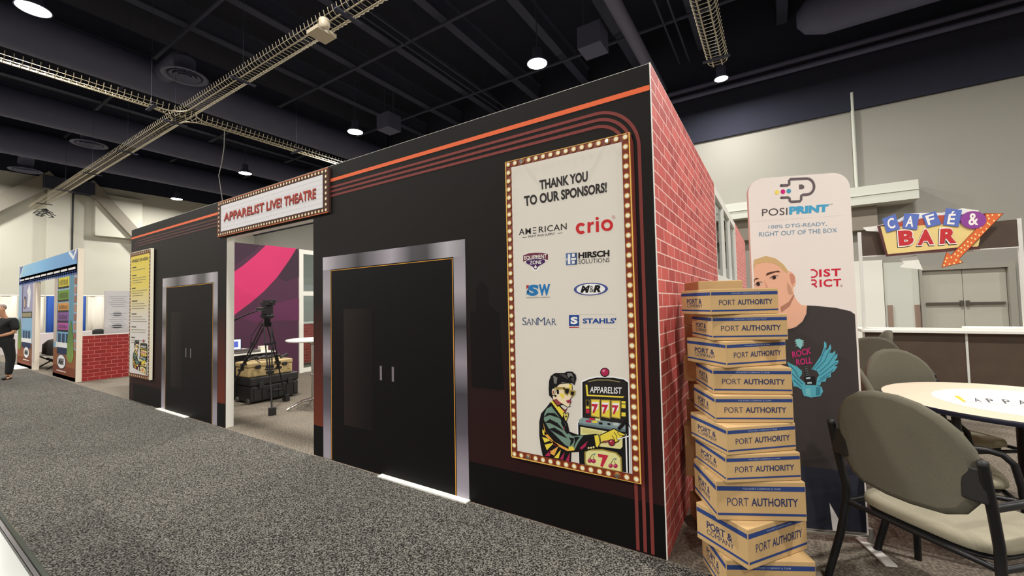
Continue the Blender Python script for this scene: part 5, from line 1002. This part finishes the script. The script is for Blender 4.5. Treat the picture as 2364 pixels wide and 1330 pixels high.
board([(232, 236), (880, 206), (1290, 190), (1228, 440), (1000, 452), (306, 520)], M_cream, 'cream_panel', .012, .016)
board([(400, 200), (830, 122), (1030, 110), (1020, 190), (860, 212), (420, 238)], mat('rust_strip', (186, 78, 52), 0.5), 'rust_strip', .012, .0175)
ar = [(1292, 104), (1480, 104), (1030, 568), (1072, 606), (850, 656), (902, 498), (945, 530), (1300, 160)]
A_ = board(ar, M_org, 'orange_arrow', .02, .035)
P_ = Print(lambda p: sg(p)+Vector((0, -.035, 0)), (0, -1, 0), .0008)
P_.line(cw(ar+[ar[0]]), 1.0, ink((60, 30, 26)), 1)
for x, y in ((1318, 128), (1366, 122), (1432, 122), (1330, 158), (1382, 180), (1336, 218), (1306, 262), (1318, 205), (1268, 296), (1246, 250), (1232, 328), (1196, 318), (1190, 366), (1156, 356), (1152, 404), (1116, 394), (1118, 440), (1084, 430), (1084, 474), (1050, 456), (1050, 500), (1022, 486), (1016, 536), (986, 520), (948, 552), (902, 562), (890, 594), (876, 632), (930, 622), (976, 612), (996, 580), (1040, 600)): P_.circ(cw([(x, y)])[0], 2.1, ink((250, 222, 150), 1.1), 2, None, 10)
P_.build('arrow_bulbs', cs)
for tl, ch, lq in (([(246, 160), (380, 110), (428, 262), (294, 300)], 'C', [(290, 165), (360, 145), (384, 250), (312, 268)]), ([(472, 104), (624, 112), (600, 272), (452, 256)], 'A', [(502, 130), (570, 132), (560, 244), (480, 240)]), ([(650, 122), (790, 82), (848, 214), (702, 250)], 'F', [(682, 130), (770, 108), (782, 208), (716, 226)]), ([(898, 52), (1060, 70), (1024, 242), (866, 222)], 'É', [(930, 85), (1002, 80), (980, 218), (904, 214)])):
    T_ = board(tl, M_cob, 'letter_tile', .02, .032); P_ = Print(lambda p: sg(p)+Vector((0, -.032, 0)), (0, -1, 0), .0008); P_.text(ch, cw(lq), M_wl, 1, .02); P_.build('letter', T_)
dk = board([(1172+132*math.cos(a), 172+90*math.sin(a)) for a in [2*PI*k/28 for k in range(28)]], M_pur, 'purple_disc', .022, .04)
P_ = Print(lambda p: sg(p)+Vector((0, -.04, 0)), (0, -1, 0), .0008); P_.text('&', cw([(1122, 105), (1224, 102), (1222, 226), (1122, 228)]), M_wl, 1, .02); P_.build('letter', dk)
for ch, q_ in (('B', [(406, 282), (578, 268), (566, 424), (420, 436)]), ('A', [(622, 270), (760, 264), (776, 418), (606, 428)]), ('R', [(842, 262), (1018, 246), (1004, 404), (832, 418)])):
    P_ = Print(lambda p: sg(p)+Vector((0, -.018, 0)), (0, -1, 0), .002)
    cx_ = sum(p[0] for p in q_)/4; cy_ = sum(p[1] for p in q_)/4; q2 = [(x+(11 if x > cx_ else -11), y+(11 if y > cy_ else -11)) for x, y in q_]
    P_.text(ch, cw([(x-6, y+7) for x, y in q2]), ink((40, 26, 26)), 1, .09); P_.text(ch, cw(q2), M_wl, 2, .09); P_.text(ch, cw(q_), M_redl, 3, .055); P_.build('bar_letter', cs)
for n_, pts in (('white_shape', [(60, 240), (200, 222), (420, 160), (530, 95), (660, 88), (880, 86), (1088, 40), (1258, 62), (1250, 100), (1200, 500), (1110, 494), (200, 280), (100, 276)]), ('white_arrow_tip', [(440, 560), (612, 520), (680, 674), (440, 648), (486, 606)])):
    b = MB(); b.extr([sg(p)+Vector((0, .06, 0)) for p in cw(pts)], Vector((0, .012, 0))); b.build(n_, mat('white_board', (240, 240, 232), 0.5), cs)
b = MB(); b.tube([sg(cw([(300, 230)])[0])+Vector((0, .03, 0)), sg(cw([(300, 230)])[0])+Vector((0, .13, .0))], .01, 6); b.tube([sg(cw([(1150, 300)])[0])+Vector((0, .03, 0)), sg(cw([(1150, 300)])[0])+Vector((0, .13, 0))], .01, 6); b.build('bracket', M_alu, cs)

# ------------------------------------------------------------------ glass showcase at the lower left corner
ec = thing('display_case', 'low showcase corner with pale top and dark steel edge, lower left corner', 'display case', (-2, -2.45, 0))
MB().box(-4.0, -2.60, 0.05, -.86, -2.378, .885).build('case_body', mat('white_showcase', (226, 228, 230), 0.4, 0, 0.03, 3), ec)
MB().box(-4.0, -2.60, .885, -.86, -2.375, .893).build('top_panel', mat('pale_top', (178, 180, 176), 0.15, 0, 0.03, 3), ec)
MB().box(-4.02, -2.378, .86, -.85, -2.366, .9).build('steel_edge', mat('dark_steel_edge', (46, 40, 40), 0.2, 0.8), ec, .002)
MB().box(-4.02, -2.366, .84, -.85, -2.354, .9).build('glass_edge', mat('green_glass_edge', (84, 88, 80), 0.1, 0.3), ec, .002)
MB().box(-4.0, -2.6, 0.0032, -.86, -2.378, .05).build('plinth', M_bp, ec)
